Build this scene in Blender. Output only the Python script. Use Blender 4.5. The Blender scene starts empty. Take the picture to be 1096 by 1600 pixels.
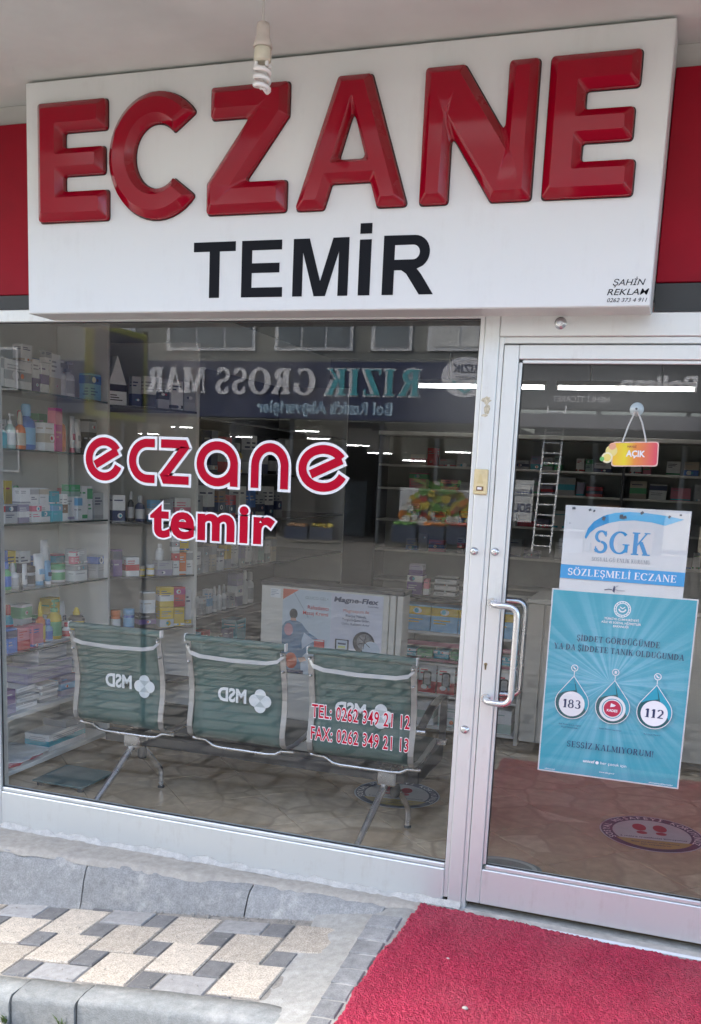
import bpy, bmesh, math, random
from mathutils import Vector, Matrix
from mathutils.geometry import tessellate_polygon

random.seed(7)
R = math.radians
SC = bpy.context.scene
COL = SC.collection

# ------------------------------------------------------------------ camera
cam_d = bpy.data.cameras.new('camera')
cam_d.sensor_fit = 'VERTICAL'
cam_d.sensor_height = 24.0
cam_d.lens = 22.71
cam_d.shift_y = 0.1344
cam_d.clip_start = 0.05
cam_d.clip_end = 2000
cam = bpy.data.objects.new('camera', cam_d)
COL.objects.link(cam)
_yaw, _pitch, _roll = 0.32578889, 0.1771692, 0.04535902
_f = Vector((-math.sin(_yaw), math.cos(_yaw), 0)); _r = Vector((math.cos(_yaw), math.sin(_yaw), 0)); _u = Vector((0, 0, 1))
_f2 = _f*math.cos(_pitch) - _u*math.sin(_pitch); _u2 = _u*math.cos(_pitch) + _f*math.sin(_pitch)
_r3 = _r*math.cos(_roll) + _u2*math.sin(_roll); _u3 = _u2*math.cos(_roll) - _r*math.sin(_roll)
_m = Matrix((_r3, _u3, -_f2)).transposed().to_4x4()
_m.translation = Vector((0.6787, -3.5737, 1.6341))
cam.matrix_world = _m
SC.camera = cam

# ------------------------------------------------------------------ sky, sun, exposure
SUN_EL, SUN_AZ = R(48), R(-72)          # azimuth measured clockwise from +Y
w = bpy.data.worlds.new('World'); SC.world = w; w.use_nodes = True
nt = w.node_tree
bg = nt.nodes['Background']
sky = nt.nodes.new('ShaderNodeTexSky'); sky.sky_type = 'NISHITA'; sky.sun_disc = False
sky.sun_elevation = SUN_EL; sky.sun_rotation = SUN_AZ
sky.dust_density = 4.0; sky.ozone_density = 0.05; sky.air_density = 0.9
nt.links.new(sky.outputs[0], bg.inputs[0]); bg.inputs[1].default_value = 0.15
sun_d = bpy.data.lights.new('sun', 'SUN'); sun_d.energy = 2.0; sun_d.angle = R(50); sun_d.color = (1, .985, .92)
sun = bpy.data.objects.new('sun', sun_d); COL.objects.link(sun)
_sd = Vector((math.sin(SUN_AZ)*math.cos(SUN_EL), math.cos(SUN_AZ)*math.cos(SUN_EL), math.sin(SUN_EL)))
sun.rotation_euler = (-_sd).to_track_quat('-Z', 'Y').to_euler()
sun.location = _sd*30
SC.view_settings.view_transform = 'Standard'
SC.view_settings.look = 'None'
SC.view_settings.exposure = 2.85
SC.view_settings.gamma = 1
SC.render.engine = 'CYCLES'
SC.cycles.use_denoising = True
SC.cycles.max_bounces = 7
SC.cycles.transparent_max_bounces = 24
SC.cycles.glossy_bounces = 3
SC.cycles.sample_clamp_indirect = 6
SC.cycles.caustics_reflective = False
SC.cycles.caustics_refractive = False

# ------------------------------------------------------------------ materials
MATS = {}
def M(name, col=(.5, .5, .5), rough=.5, metal=0., var=.08, scale=6., bump=0., bscale=60., coat=0., emit=0., detail=4., spec=.5, rnd=0.):
    """procedural material: base colour with soft noise wear, optional noise relief"""
    if name in MATS: return MATS[name]
    m = bpy.data.materials.new(name); m.use_nodes = True
    n = m.node_tree.nodes; l = m.node_tree.links
    b = n['Principled BSDF']
    b.inputs['Roughness'].default_value = rough
    b.inputs['Metallic'].default_value = metal
    b.inputs['Specular IOR Level'].default_value = spec
    if coat:
        b.inputs['Coat Weight'].default_value = coat; b.inputs['Coat Roughness'].default_value = .06
    if emit:
        b.inputs['Emission Color'].default_value = (*col, 1); b.inputs['Emission Strength'].default_value = emit
    tc = n.new('ShaderNodeTexCoord')
    if var or rnd:
        nz = n.new('ShaderNodeTexNoise'); nz.inputs['Scale'].default_value = scale; nz.inputs['Detail'].default_value = detail
        nz.inputs['Roughness'].default_value = .62
        oi = n.new('ShaderNodeObjectInfo')
        ad = n.new('ShaderNodeVectorMath'); ad.operation = 'ADD'
        sc_ = n.new('ShaderNodeVectorMath'); sc_.operation = 'SCALE'; sc_.inputs['Scale'].default_value = 13.7
        cmb = n.new('ShaderNodeCombineXYZ')
        l.new(oi.outputs['Random'], cmb.inputs[0]); l.new(oi.outputs['Random'], cmb.inputs[1]); l.new(cmb.outputs[0], sc_.inputs[0])
        l.new(tc.outputs['Object'], ad.inputs[0]); l.new(sc_.outputs[0], ad.inputs[1]); l.new(ad.outputs[0], nz.inputs['Vector'])
        mr = n.new('ShaderNodeMapRange'); mr.inputs[1].default_value = .25; mr.inputs[2].default_value = .75
        mr.inputs[3].default_value = 1-var*1.6; mr.inputs[4].default_value = 1+var
        l.new(nz.outputs['Fac'], mr.inputs[0])
        val = mr.outputs[0]
        if rnd:
            mr2 = n.new('ShaderNodeMapRange'); mr2.inputs[3].default_value = 1-rnd; mr2.inputs[4].default_value = 1+rnd
            l.new(oi.outputs['Random'], mr2.inputs[0])
            mu = n.new('ShaderNodeMath'); mu.operation = 'MULTIPLY'; l.new(val, mu.inputs[0]); l.new(mr2.outputs[0], mu.inputs[1]); val = mu.outputs[0]
        mx = n.new('ShaderNodeVectorMath'); mx.operation = 'SCALE'; mx.inputs[0].default_value = col
        l.new(val, mx.inputs['Scale']); l.new(mx.outputs[0], b.inputs['Base Color'])
        rr = n.new('ShaderNodeMapRange'); rr.inputs[3].default_value = max(.02, rough*.85); rr.inputs[4].default_value = min(1, rough*1.2+.03)
        l.new(nz.outputs['Fac'], rr.inputs[0]); l.new(rr.outputs[0], b.inputs['Roughness'])
    else:
        b.inputs['Base Color'].default_value = (*col, 1)
    if bump:
        nb = n.new('ShaderNodeTexNoise'); nb.inputs['Scale'].default_value = bscale; nb.inputs['Detail'].default_value = 5
        bp = n.new('ShaderNodeBump'); bp.inputs['Strength'].default_value = bump; bp.inputs['Distance'].default_value = .004
        l.new(tc.outputs['Object'], nb.inputs['Vector']); l.new(nb.outputs['Fac'], bp.inputs['Height']); l.new(bp.outputs[0], b.inputs['Normal'])
    MATS[name] = m
    return m

def glass_mat(name, tint=(.985, .99, .985)):
    """a pane: see-through with Fresnel reflection at each face"""
    m = bpy.data.materials.new(name); m.use_nodes = True
    n = m.node_tree.nodes; l = m.node_tree.links; n.clear()
    out = n.new('ShaderNodeOutputMaterial'); mix = n.new('ShaderNodeMixShader')
    tr = n.new('ShaderNodeBsdfTransparent'); tr.inputs[0].default_value = (*tint, 1)
    gl = n.new('ShaderNodeBsdfGlossy'); gl.inputs['Roughness'].default_value = 0.0
    ge = n.new('ShaderNodeNewGeometry'); fr = n.new('ShaderNodeFresnel')
    mp = n.new('ShaderNodeMapRange'); mp.inputs[3].default_value = 1.52; mp.inputs[4].default_value = 1/1.52
    l.new(ge.outputs['Backfacing'], mp.inputs[0]); l.new(mp.outputs[0], fr.inputs['IOR'])
    l.new(fr.outputs[0], mix.inputs[0]); l.new(tr.outputs[0], mix.inputs[1]); l.new(gl.outputs[0], mix.inputs[2])
    df = n.new('ShaderNodeBsdfDiffuse'); df.inputs[0].default_value = (.5, .49, .46, 1)
    mpn = n.new('ShaderNodeMapping'); mpn.inputs['Scale'].default_value = (5, 5, 1.3); l.new(ge.outputs['Position'], mpn.inputs[0])
    nz = n.new('ShaderNodeTexNoise'); nz.inputs['Scale'].default_value = 1.0; nz.inputs['Detail'].default_value = 9; nz.inputs['Roughness'].default_value = .68; l.new(mpn.outputs[0], nz.inputs['Vector'])
    dr_ = n.new('ShaderNodeMapRange'); dr_.inputs[1].default_value = .48; dr_.inputs[2].default_value = .78; dr_.inputs[4].default_value = .018; l.new(nz.outputs['Fac'], dr_.inputs[0])
    m2 = n.new('ShaderNodeMixShader'); l.new(dr_.outputs[0], m2.inputs[0]); l.new(mix.outputs[0], m2.inputs[1]); l.new(df.outputs[0], m2.inputs[2])
    l.new(m2.outputs[0], out.inputs[0])
    return m

def speckle_mat(name, col, dark, amount=.5, scale=260., rough=.85, bump=.5, stain=(.25, .24, .22), stain_amt=.35):
    """granular concrete or stone: fine aggregate, large soft stains with a shape of their own"""
    m = bpy.data.materials.new(name); m.use_nodes = True
    n = m.node_tree.nodes; l = m.node_tree.links; b = n['Principled BSDF']; b.inputs['Roughness'].default_value = rough
    b.inputs['Specular IOR Level'].default_value = .25
    ge = n.new('ShaderNodeNewGeometry')
    oi = n.new('ShaderNodeObjectInfo')
    n1 = n.new('ShaderNodeTexNoise'); n1.inputs['Scale'].default_value = scale; n1.inputs['Detail'].default_value = 2
    n2 = n.new('ShaderNodeTexNoise'); n2.inputs['Scale'].default_value = 5; n2.inputs['Detail'].default_value = 8; n2.inputs['Roughness'].default_value = .7
    n3 = n.new('ShaderNodeTexNoise'); n3.inputs['Scale'].default_value = 34; n3.inputs['Detail'].default_value = 5
    for q in (n1, n2, n3): l.new(ge.outputs['Position'], q.inputs['Vector'])
    r1 = n.new('ShaderNodeMapRange'); r1.inputs[1].default_value = .38; r1.inputs[2].default_value = .62
    l.new(n1.outputs['Fac'], r1.inputs[0])
    m1 = n.new('ShaderNodeMix'); m1.data_type = 'RGBA'; m1.inputs[6].default_value = (*dark, 1); m1.inputs[7].default_value = (*col, 1)
    am = n.new('ShaderNodeMapRange'); am.inputs[3].default_value = 1-amount; am.inputs[4].default_value = 1
    l.new(r1.outputs[0], am.inputs[0]); l.new(am.outputs[0], m1.inputs[0])
    r2 = n.new('ShaderNodeMapRange'); r2.inputs[1].default_value = .5; r2.inputs[2].default_value = .72; r2.inputs[4].default_value = stain_amt
    l.new(n2.outputs['Fac'], r2.inputs[0])
    m2 = n.new('ShaderNodeMix'); m2.data_type = 'RGBA'; m2.inputs[7].default_value = (*stain, 1)
    l.new(r2.outputs[0], m2.inputs[0]); l.new(m1.outputs[2], m2.inputs[6])
    r3 = n.new('ShaderNodeMapRange'); r3.inputs[1].default_value = .3; r3.inputs[2].default_value = .7; r3.inputs[3].default_value = .84; r3.inputs[4].default_value = 1.1
    l.new(n3.outputs['Fac'], r3.inputs[0])
    rr = n.new('ShaderNodeMapRange'); rr.inputs[3].default_value = .84; rr.inputs[4].default_value = 1.12
    l.new(oi.outputs['Random'], rr.inputs[0])
    mm = n.new('ShaderNodeMath'); mm.operation = 'MULTIPLY'; l.new(r3.outputs[0], mm.inputs[0]); l.new(rr.outputs[0], mm.inputs[1])
    vs = n.new('ShaderNodeVectorMath'); vs.operation = 'SCALE'; l.new(m2.outputs[2], vs.inputs[0]); l.new(mm.outputs[0], vs.inputs['Scale'])
    l.new(vs.outputs[0], b.inputs['Base Color'])
    ad = n.new('ShaderNodeMath'); ad.operation = 'ADD'; l.new(n1.outputs['Fac'], ad.inputs[0]); l.new(n3.outputs['Fac'], ad.inputs[1])
    bp = n.new('ShaderNodeBump'); bp.inputs['Strength'].default_value = bump; bp.inputs['Distance'].default_value = .004
    l.new(ad.outputs[0], bp.inputs['Height']); l.new(bp.outputs[0], b.inputs['Normal'])
    MATS[name] = m
    return m

def flagstone_mat(name):
    """ceramic floor tile printed with crazy-paving stones"""
    m = bpy.data.materials.new(name); m.use_nodes = True
    n = m.node_tree.nodes; l = m.node_tree.links; b = n['Principled BSDF']; b.inputs['Roughness'].default_value = .22
    ge = n.new('ShaderNodeNewGeometry')
    nz = n.new('ShaderNodeTexNoise'); nz.inputs['Scale'].default_value = 5; nz.inputs['Detail'].default_value = 3
    l.new(ge.outputs['Position'], nz.inputs['Vector'])
    mixv = n.new('ShaderNodeMix'); mixv.data_type = 'VECTOR'; mixv.inputs[0].default_value = .08
    l.new(ge.outputs['Position'], mixv.inputs[4]); l.new(nz.outputs['Color'], mixv.inputs[5])
    v1 = n.new('ShaderNodeTexVoronoi'); v1.feature = 'DISTANCE_TO_EDGE'; v1.inputs['Scale'].default_value = 4.2
    v2 = n.new('ShaderNodeTexVoronoi'); v2.inputs['Scale'].default_value = 4.2
    l.new(mixv.outputs[1], v1.inputs['Vector']); l.new(mixv.outputs[1], v2.inputs['Vector'])
    hs = n.new('ShaderNodeSeparateColor'); l.new(v2.outputs['Color'], hs.inputs[0])
    cr = n.new('ShaderNodeValToRGB')
    e = cr.color_ramp.elements; e[0].color = (.44, .315, .19, 1); e[1].color = (.66, .505, .335, 1)
    x = e.new(.5); x.color = (.55, .41, .26, 1)
    l.new(hs.outputs[0], cr.inputs[0])
    n2 = n.new('ShaderNodeTexNoise'); n2.inputs['Scale'].default_value = 16; n2.inputs['Detail'].default_value = 6
    l.new(ge.outputs['Position'], n2.inputs['Vector'])
    r2 = n.new('ShaderNodeMapRange'); r2.inputs[1].default_value = .3; r2.inputs[2].default_value = .7; r2.inputs[3].default_value = .8; r2.inputs[4].default_value = 1.12
    l.new(n2.outputs['Fac'], r2.inputs[0])
    vs = n.new('ShaderNodeVectorMath'); vs.operation = 'SCALE'; l.new(cr.outputs[0], vs.inputs[0]); l.new(r2.outputs[0], vs.inputs['Scale'])
    er = n.new('ShaderNodeMapRange'); er.inputs[1].default_value = .008; er.inputs[2].default_value = .05
    l.new(v1.outputs['Distance'], er.inputs[0])
    mx = n.new('ShaderNodeMix'); mx.data_type = 'RGBA'; mx.inputs[6].default_value = (.43, .315, .20, 1)
    l.new(er.outputs[0], mx.inputs[0]); l.new(vs.outputs[0], mx.inputs[7]); l.new(mx.outputs[2], b.inputs['Base Color'])
    return m

def brick_street_mat(name):
    m = bpy.data.materials.new(name); m.use_nodes = True
    n = m.node_tree.nodes; l = m.node_tree.links; b = n['Principled BSDF']; b.inputs['Roughness'].default_value = .85
    ge = n.new('ShaderNodeNewGeometry')
    nz = n.new('ShaderNodeTexNoise'); nz.inputs['Scale'].default_value = .9; nz.inputs['Detail'].default_value = 5
    l.new(ge.outputs['Position'], nz.inputs['Vector'])
    br = n.new('ShaderNodeTexBrick'); br.inputs['Scale'].default_value = 1
    br.inputs['Brick Width'].default_value = .42; br.inputs['Row Height'].default_value = .30; br.inputs['Mortar Size'].default_value = .03
    br.inputs['Color1'].default_value = (.19, .187, .178, 1); br.inputs['Color2'].default_value = (.12, .118, .112, 1); br.inputs['Mortar'].default_value = (.03, .029, .027, 1)
    l.new(ge.outputs['Position'], br.inputs['Vector'])
    mr = n.new('ShaderNodeMapRange'); mr.inputs[3].default_value = .7; mr.inputs[4].default_value = 1.25
    l.new(nz.outputs['Fac'], mr.inputs[0])
    vs = n.new('ShaderNodeVectorMath'); vs.operation = 'SCALE'; l.new(br.outputs['Color'], vs.inputs[0]); l.new(mr.outputs[0], vs.inputs['Scale'])
    l.new(vs.outputs[0], b.inputs['Base Color'])
    bp = n.new('ShaderNodeBump'); bp.inputs['Strength'].default_value = .6; bp.inputs['Distance'].default_value = .01
    l.new(br.outputs['Fac'], bp.inputs['Height']); bp.invert = True; l.new(bp.outputs[0], b.inputs['Normal'])
    return m

def dirty_metal(name, col, rough, dirt=(.42, .38, .33), amt=.35, metal=0.):
    """painted aluminium with scuffs and a few dirt streaks"""
    m = bpy.data.materials.new(name); m.use_nodes = True
    n = m.node_tree.nodes; l = m.node_tree.links; b = n['Principled BSDF']
    ge = n.new('ShaderNodeNewGeometry')
    mp = n.new('ShaderNodeMapping'); mp.inputs['Scale'].default_value = (22, 22, 2.2)
    n1 = n.new('ShaderNodeTexNoise'); n1.inputs['Scale'].default_value = 1; n1.inputs['Detail'].default_value = 7; n1.inputs['Roughness'].default_value = .7
    n2 = n.new('ShaderNodeTexNoise'); n2.inputs['Scale'].default_value = 7; n2.inputs['Detail'].default_value = 8; n2.inputs['Roughness'].default_value = .72
    l.new(ge.outputs['Position'], mp.inputs[0]); l.new(mp.outputs[0], n1.inputs['Vector']); l.new(ge.outputs['Position'], n2.inputs['Vector'])
    mu = n.new('ShaderNodeMath'); mu.operation = 'MULTIPLY'; l.new(n1.outputs['Fac'], mu.inputs[0]); l.new(n2.outputs['Fac'], mu.inputs[1])
    mr = n.new('ShaderNodeMapRange'); mr.inputs[1].default_value = .27; mr.inputs[2].default_value = .46; mr.inputs[4].default_value = amt
    l.new(mu.outputs[0], mr.inputs[0])
    mx = n.new('ShaderNodeMix'); mx.data_type = 'RGBA'; mx.inputs[6].default_value = (*col, 1); mx.inputs[7].default_value = (*dirt, 1)
    l.new(mr.outputs[0], mx.inputs[0]); l.new(mx.outputs[2], b.inputs['Base Color'])
    r2 = n.new('ShaderNodeMapRange'); r2.inputs[3].default_value = rough*.8; r2.inputs[4].default_value = rough*1.5
    l.new(n2.outputs['Fac'], r2.inputs[0]); l.new(r2.outputs[0], b.inputs['Roughness'])
    b.inputs['Metallic'].default_value = metal
    MATS[name] = m
    return m

FRAME = dirty_metal('frame_paint', (.665, .685, .665), .36, metal=.55)
SIGNWHITE = dirty_metal('sign_white', (.68, .695, .675), .3, dirt=(.42, .40, .36), amt=.16)
GLASS = glass_mat('window_glass')
def letter_mat(name):
    """glossy moulded acrylic; years of brown dust lie on the flanks turned up and to the right"""
    m = bpy.data.materials.new(name); m.use_nodes = True
    n = m.node_tree.nodes; l = m.node_tree.links; b = n['Principled BSDF']; b.inputs['Specular IOR Level'].default_value = .34
    ge = n.new('ShaderNodeNewGeometry')
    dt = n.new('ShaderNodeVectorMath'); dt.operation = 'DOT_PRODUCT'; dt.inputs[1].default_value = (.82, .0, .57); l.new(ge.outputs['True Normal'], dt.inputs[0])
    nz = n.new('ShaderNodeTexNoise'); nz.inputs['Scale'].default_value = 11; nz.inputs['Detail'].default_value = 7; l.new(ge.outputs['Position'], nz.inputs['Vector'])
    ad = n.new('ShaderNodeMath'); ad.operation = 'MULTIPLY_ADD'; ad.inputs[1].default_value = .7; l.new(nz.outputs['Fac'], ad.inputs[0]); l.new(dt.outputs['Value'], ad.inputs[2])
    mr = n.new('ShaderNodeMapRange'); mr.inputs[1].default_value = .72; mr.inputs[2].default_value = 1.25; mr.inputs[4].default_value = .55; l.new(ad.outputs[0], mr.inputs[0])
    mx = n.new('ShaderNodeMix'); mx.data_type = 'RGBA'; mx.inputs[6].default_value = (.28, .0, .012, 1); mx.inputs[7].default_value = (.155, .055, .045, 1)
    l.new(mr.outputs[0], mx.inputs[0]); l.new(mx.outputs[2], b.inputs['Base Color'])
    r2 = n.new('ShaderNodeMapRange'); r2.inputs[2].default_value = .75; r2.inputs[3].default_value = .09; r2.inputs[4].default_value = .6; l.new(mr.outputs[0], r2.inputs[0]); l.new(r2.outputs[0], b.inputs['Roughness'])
    return m
REDL = letter_mat('letter_red')
BLACKV = M('black_vinyl', (.006, .007, .010), .4, var=.05, spec=.12)
REDV = M('red_vinyl', (.42, .0, .020), .5, var=.04, scale=3, spec=.12)
WHITEV = M('white_vinyl', (.76, .76, .76), .45, var=.04, scale=3)
FASCIA = M('fascia_red', (.28, .001, .013), .45, spec=.2, var=.14, scale=2.5)
DARKBAND = M('dark_band', (.028, .031, .03), .45, var=.15)
SOFFIT = M('soffit_paint', (.66, .685, .65), .85, var=.10, scale=1.4, bump=.3, bscale=14)
WALLP = M('outer_plaster', (.52, .51, .48), .9, var=.1, scale=2, bump=.2, bscale=40)
INWALL = M('inner_paint', (.52, .51, .48), .8, var=.05, scale=2)
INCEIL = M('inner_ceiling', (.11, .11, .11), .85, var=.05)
CHROME = M('polished_steel', (.62, .63, .64), .2, metal=1, var=.1, scale=14)
SATIN = M('satin_aluminium', (.60, .60, .61), .24, metal=1, var=.02, scale=20)
GREENMESH = M('green_mesh_fabric', (.042, .108, .098), .55, var=.1, scale=10, bump=.3, bscale=400)
def _open_weave(m, amt):
    n = m.node_tree.nodes; l = m.node_tree.links; o = n['Material Output']; b = n['Principled BSDF']
    mx = n.new('ShaderNodeMixShader'); tr = n.new('ShaderNodeBsdfTransparent'); mx.inputs[0].default_value = amt
    l.new(b.outputs[0], mx.inputs[1]); l.new(tr.outputs[0], mx.inputs[2]); l.new(mx.outputs[0], o.inputs['Surface'])
_open_weave(GREENMESH, .14)
BLACKPL = M('black_plastic', (.02, .02, .021), .4, var=.1)
CREAM = M('cream_laminate', (.58, .56, .50), .4, var=.05, scale=3)
WHITEPL = M('white_plastic', (.72, .72, .71), .4, var=.04)
IVORY = M('ivory_plastic', (.66, .55, .30), .4, var=.1, scale=30)
SHELFGREY = M('shelf_laminate', (.68, .68, .64), .5, var=.06, scale=3)
SHELFWHITE = M('shelf_white', (.74, .74, .70), .45, var=.06, scale=4)
DARKLAM = M('dark_laminate', (.035, .035, .038), .35, var=.1)
EDGEGLASS = M('shelf_glass_edge', (.02, .045, .04), .12, var=.05)
LAMP = M('lamp_tube_glow', (1, 1, .98), .5, var=0, emit=2.6)
TEAL = M('poster_teal', (.035, .36, .43), .5, var=.1, scale=5)
PAPERW = M('paper_white', (.66, .68, .68), .55, var=.04, scale=5)

# ------------------------------------------------------------------ mesh helpers
class MB:
    """collects shapes in world coordinates and links them as one mesh object"""
    def __init__(s): s.v = []; s.f = []; s.mi = []; s.sm = []; s.mats = []
    def _m(s, mat):
        if mat is None: return 0
        if mat not in s.mats: s.mats.append(mat)
        return s.mats.index(mat)
    def add(s, vs, fs, mat=None, smooth=False):
        o = len(s.v); i = s._m(mat)
        s.v += [tuple(p) for p in vs]
        for f in fs: s.f.append([k+o for k in f]); s.mi.append(i); s.sm.append(smooth)
        return s
    def box(s, x0, x1, y0, y1, z0, z1, c=0., mat=None):
        """box, with chamfered edges when c > 0"""
        if c <= 0:
            vs = [(x, y, z) for x in (x0, x1) for y in (y0, y1) for z in (z0, z1)]
            return s.add(vs, [(0, 1, 3, 2), (4, 6, 7, 5), (0, 4, 5, 1), (2, 3, 7, 6), (0, 2, 6, 4), (1, 5, 7, 3)], mat)
        c = min(c, (x1-x0)*.45, (y1-y0)*.45, (z1-z0)*.45)
        bm = bmesh.new()
        bmesh.ops.create_cube(bm, size=1)
        for v in bm.verts:
            v.co = Vector(((x0+x1)/2+v.co.x*(x1-x0), (y0+y1)/2+v.co.y*(y1-y0), (z0+z1)/2+v.co.z*(z1-z0)))
        bmesh.ops.bevel(bm, geom=list(bm.edges), offset=c, segments=1, affect='EDGES')
        s.bm(bm, mat); bm.free()
        return s
    def bm(s, bm, mat=None, smooth=False):
        bm.verts.index_update()
        return s.add([v.co[:] for v in bm.verts], [[v.index for v in f.verts] for f in bm.faces], mat, smooth)
    def prism(s, poly, axis, a, b, mat=None, smooth=False):
        """2-D polygon pushed along an axis; axis 'y': poly is (x,z); 'x': (y,z); 'z': (x,y)"""
        n = len(poly)
        def P(p, t):
            return {'y': (p[0], t, p[1]), 'x': (t, p[0], p[1]), 'z': (p[0], p[1], t)}[axis]
        vs = [P(p, a) for p in poly]+[P(p, b) for p in poly]
        tri = tessellate_polygon([[Vector((p[0], p[1], 0)) for p in poly]])
        fs = [tuple(t) for t in tri]+[tuple(k+n for k in reversed(t)) for t in tri]
        s.add(vs, fs, mat)
        s.add(vs, [(k, (k+1) % n, (k+1) % n+n, k+n) for k in range(n)], mat, smooth)
        return s
    def lathe(s, prof, c, seg=16, mat=None, smooth=True, sx=1., sy=1.):
        """profile [(r,z)] turned round the vertical through c"""
        vs = []; fs = []
        for r, z in prof:
            for k in range(seg):
                a = 2*math.pi*k/seg
                vs.append((c[0]+r*sx*math.cos(a), c[1]+r*sy*math.sin(a), c[2]+z))
        for j in range(len(prof)-1):
            for k in range(seg):
                fs.append((j*seg+k, j*seg+(k+1) % seg, (j+1)*seg+(k+1) % seg, (j+1)*seg+k))
        s.add(vs, fs, mat, smooth)
        s.add(vs[-seg:], [tuple(range(seg))], mat); s.add(vs[:seg], [tuple(reversed(range(seg)))], mat)
        return s
    def tube(s, path, r, seg=10, mat=None, closed=False, rz=None):
        pts = [Vector(p) for p in path]; n = len(pts); vs = []; fs = []
        prev = None
        for i, p in enumerate(pts):
            t = (pts[(i+1) % n]-pts[i-1]) if closed else (pts[min(i+1, n-1)]-pts[max(i-1, 0)])
            t.normalize()
            if prev is None:
                a = t.cross(Vector((0, 0, 1)))
                if a.length < .05: a = t.cross(Vector((1, 0, 0)))
            else: a = prev-t*prev.dot(t)
            a.normalize(); prev = a; b = t.cross(a)
            rr = r[i] if isinstance(r, (list, tuple)) else r
            r2 = rz if rz else rr
            for k in range(seg):
                q = 2*math.pi*k/seg
                vs.append(p+a*math.cos(q)*rr+b*math.sin(q)*r2)
        m = n if closed else n-1
        for i in range(m):
            for k in range(seg):
                j = (i+1) % n
                fs.append((i*seg+k, i*seg+(k+1) % seg, j*seg+(k+1) % seg, j*seg+k))
        s.add(vs, fs, mat, True)
        if not closed:
            s.add(vs[:seg], [tuple(reversed(range(seg)))], mat); s.add(vs[-seg:], [tuple(range(seg))], mat)
        return s
    def strap(s, path, w, t, side, mat=None):
        """flat bar along a path; side = width direction"""
        pts = [Vector(p) for p in path]; side = Vector(side).normalized(); vs = []; fs = []
        for i, p in enumerate(pts):
            d = (pts[min(i+1, len(pts)-1)]-pts[max(i-1, 0)]).normalized(); nrm = d.cross(side).normalized()
            for a, b in ((-1, -1), (1, -1), (1, 1), (-1, 1)): vs.append(p+side*w/2*a+nrm*t/2*b)
        for i in range(len(pts)-1):
            for k in range(4):
                fs.append((i*4+k, i*4+(k+1) % 4, (i+1)*4+(k+1) % 4, (i+1)*4+k))
        fs += [(3, 2, 1, 0), tuple(len(vs)-4+k for k in range(4))]
        return s.add(vs, fs, mat)
    def build(s, name, mat=None, parent=None, off=None):
        me = bpy.data.meshes.new(name)
        o = Vector(off) if off is not None else (Vector(parent['_w']) if parent is not None and '_w' in parent else Vector((0, 0, 0)))
        me.from_pydata([(p[0]-o.x, p[1]-o.y, p[2]-o.z) for p in s.v], [], s.f)
        mats = s.mats if s.mats else [mat]
        for q in mats: me.materials.append(q)
        me.polygons.foreach_set('material_index', s.mi)
        me.polygons.foreach_set('use_smooth', s.sm)
        me.update()
        bm = bmesh.new(); bm.from_mesh(me); bmesh.ops.recalc_face_normals(bm, faces=bm.faces); bm.to_mesh(me); bm.free()
        ob = bpy.data.objects.new(name, me); COL.objects.link(ob)
        if parent is not None:
            ob.parent = parent; ob['_w'] = tuple(o)
        else:
            ob.location = o; ob['_w'] = tuple(o)
        return ob

def tag(o, label=None, cat=None, group=None, kind=None):
    if label: o['label'] = label
    if cat: o['category'] = cat
    if group: o['group'] = group
    if kind: o['kind'] = kind
    return o

def empty(name, loc, label=None, cat=None, group=None, kind=None):
    o = bpy.data.objects.new(name, None); COL.objects.link(o); o.location = loc; o['_w'] = tuple(loc)
    o.empty_display_size = .05
    return tag(o, label, cat, group, kind)

# ------------------------------------------------------------------ flat print and lettering
_TXT = {}
def text2d(body, bold=0., shear=0., res=3, space=1.):
    """built-in font outline as (verts, faces), caps about 0.7 high"""
    key = (body, bold, shear, res, space)
    if key in _TXT: return _TXT[key]
    cu = bpy.data.curves.new('t', 'FONT'); cu.body = body; cu.offset = bold; cu.shear = shear; cu.resolution_u = res; cu.space_character = space
    cu.fill_mode = 'FRONT'
    ob = bpy.data.objects.new('t', cu); COL.objects.link(ob)
    dg = bpy.context.evaluated_depsgraph_get(); dg.update()
    me = bpy.data.meshes.new_from_object(ob.evaluated_get(dg))
    vs = [(v.co.x, v.co.y) for v in me.vertices]; fs = [tuple(p.vertices) for p in me.polygons]
    bpy.data.objects.remove(ob); bpy.data.curves.remove(cu); bpy.data.meshes.remove(me)
    _TXT[key] = (vs, fs)
    return vs, fs

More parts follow.
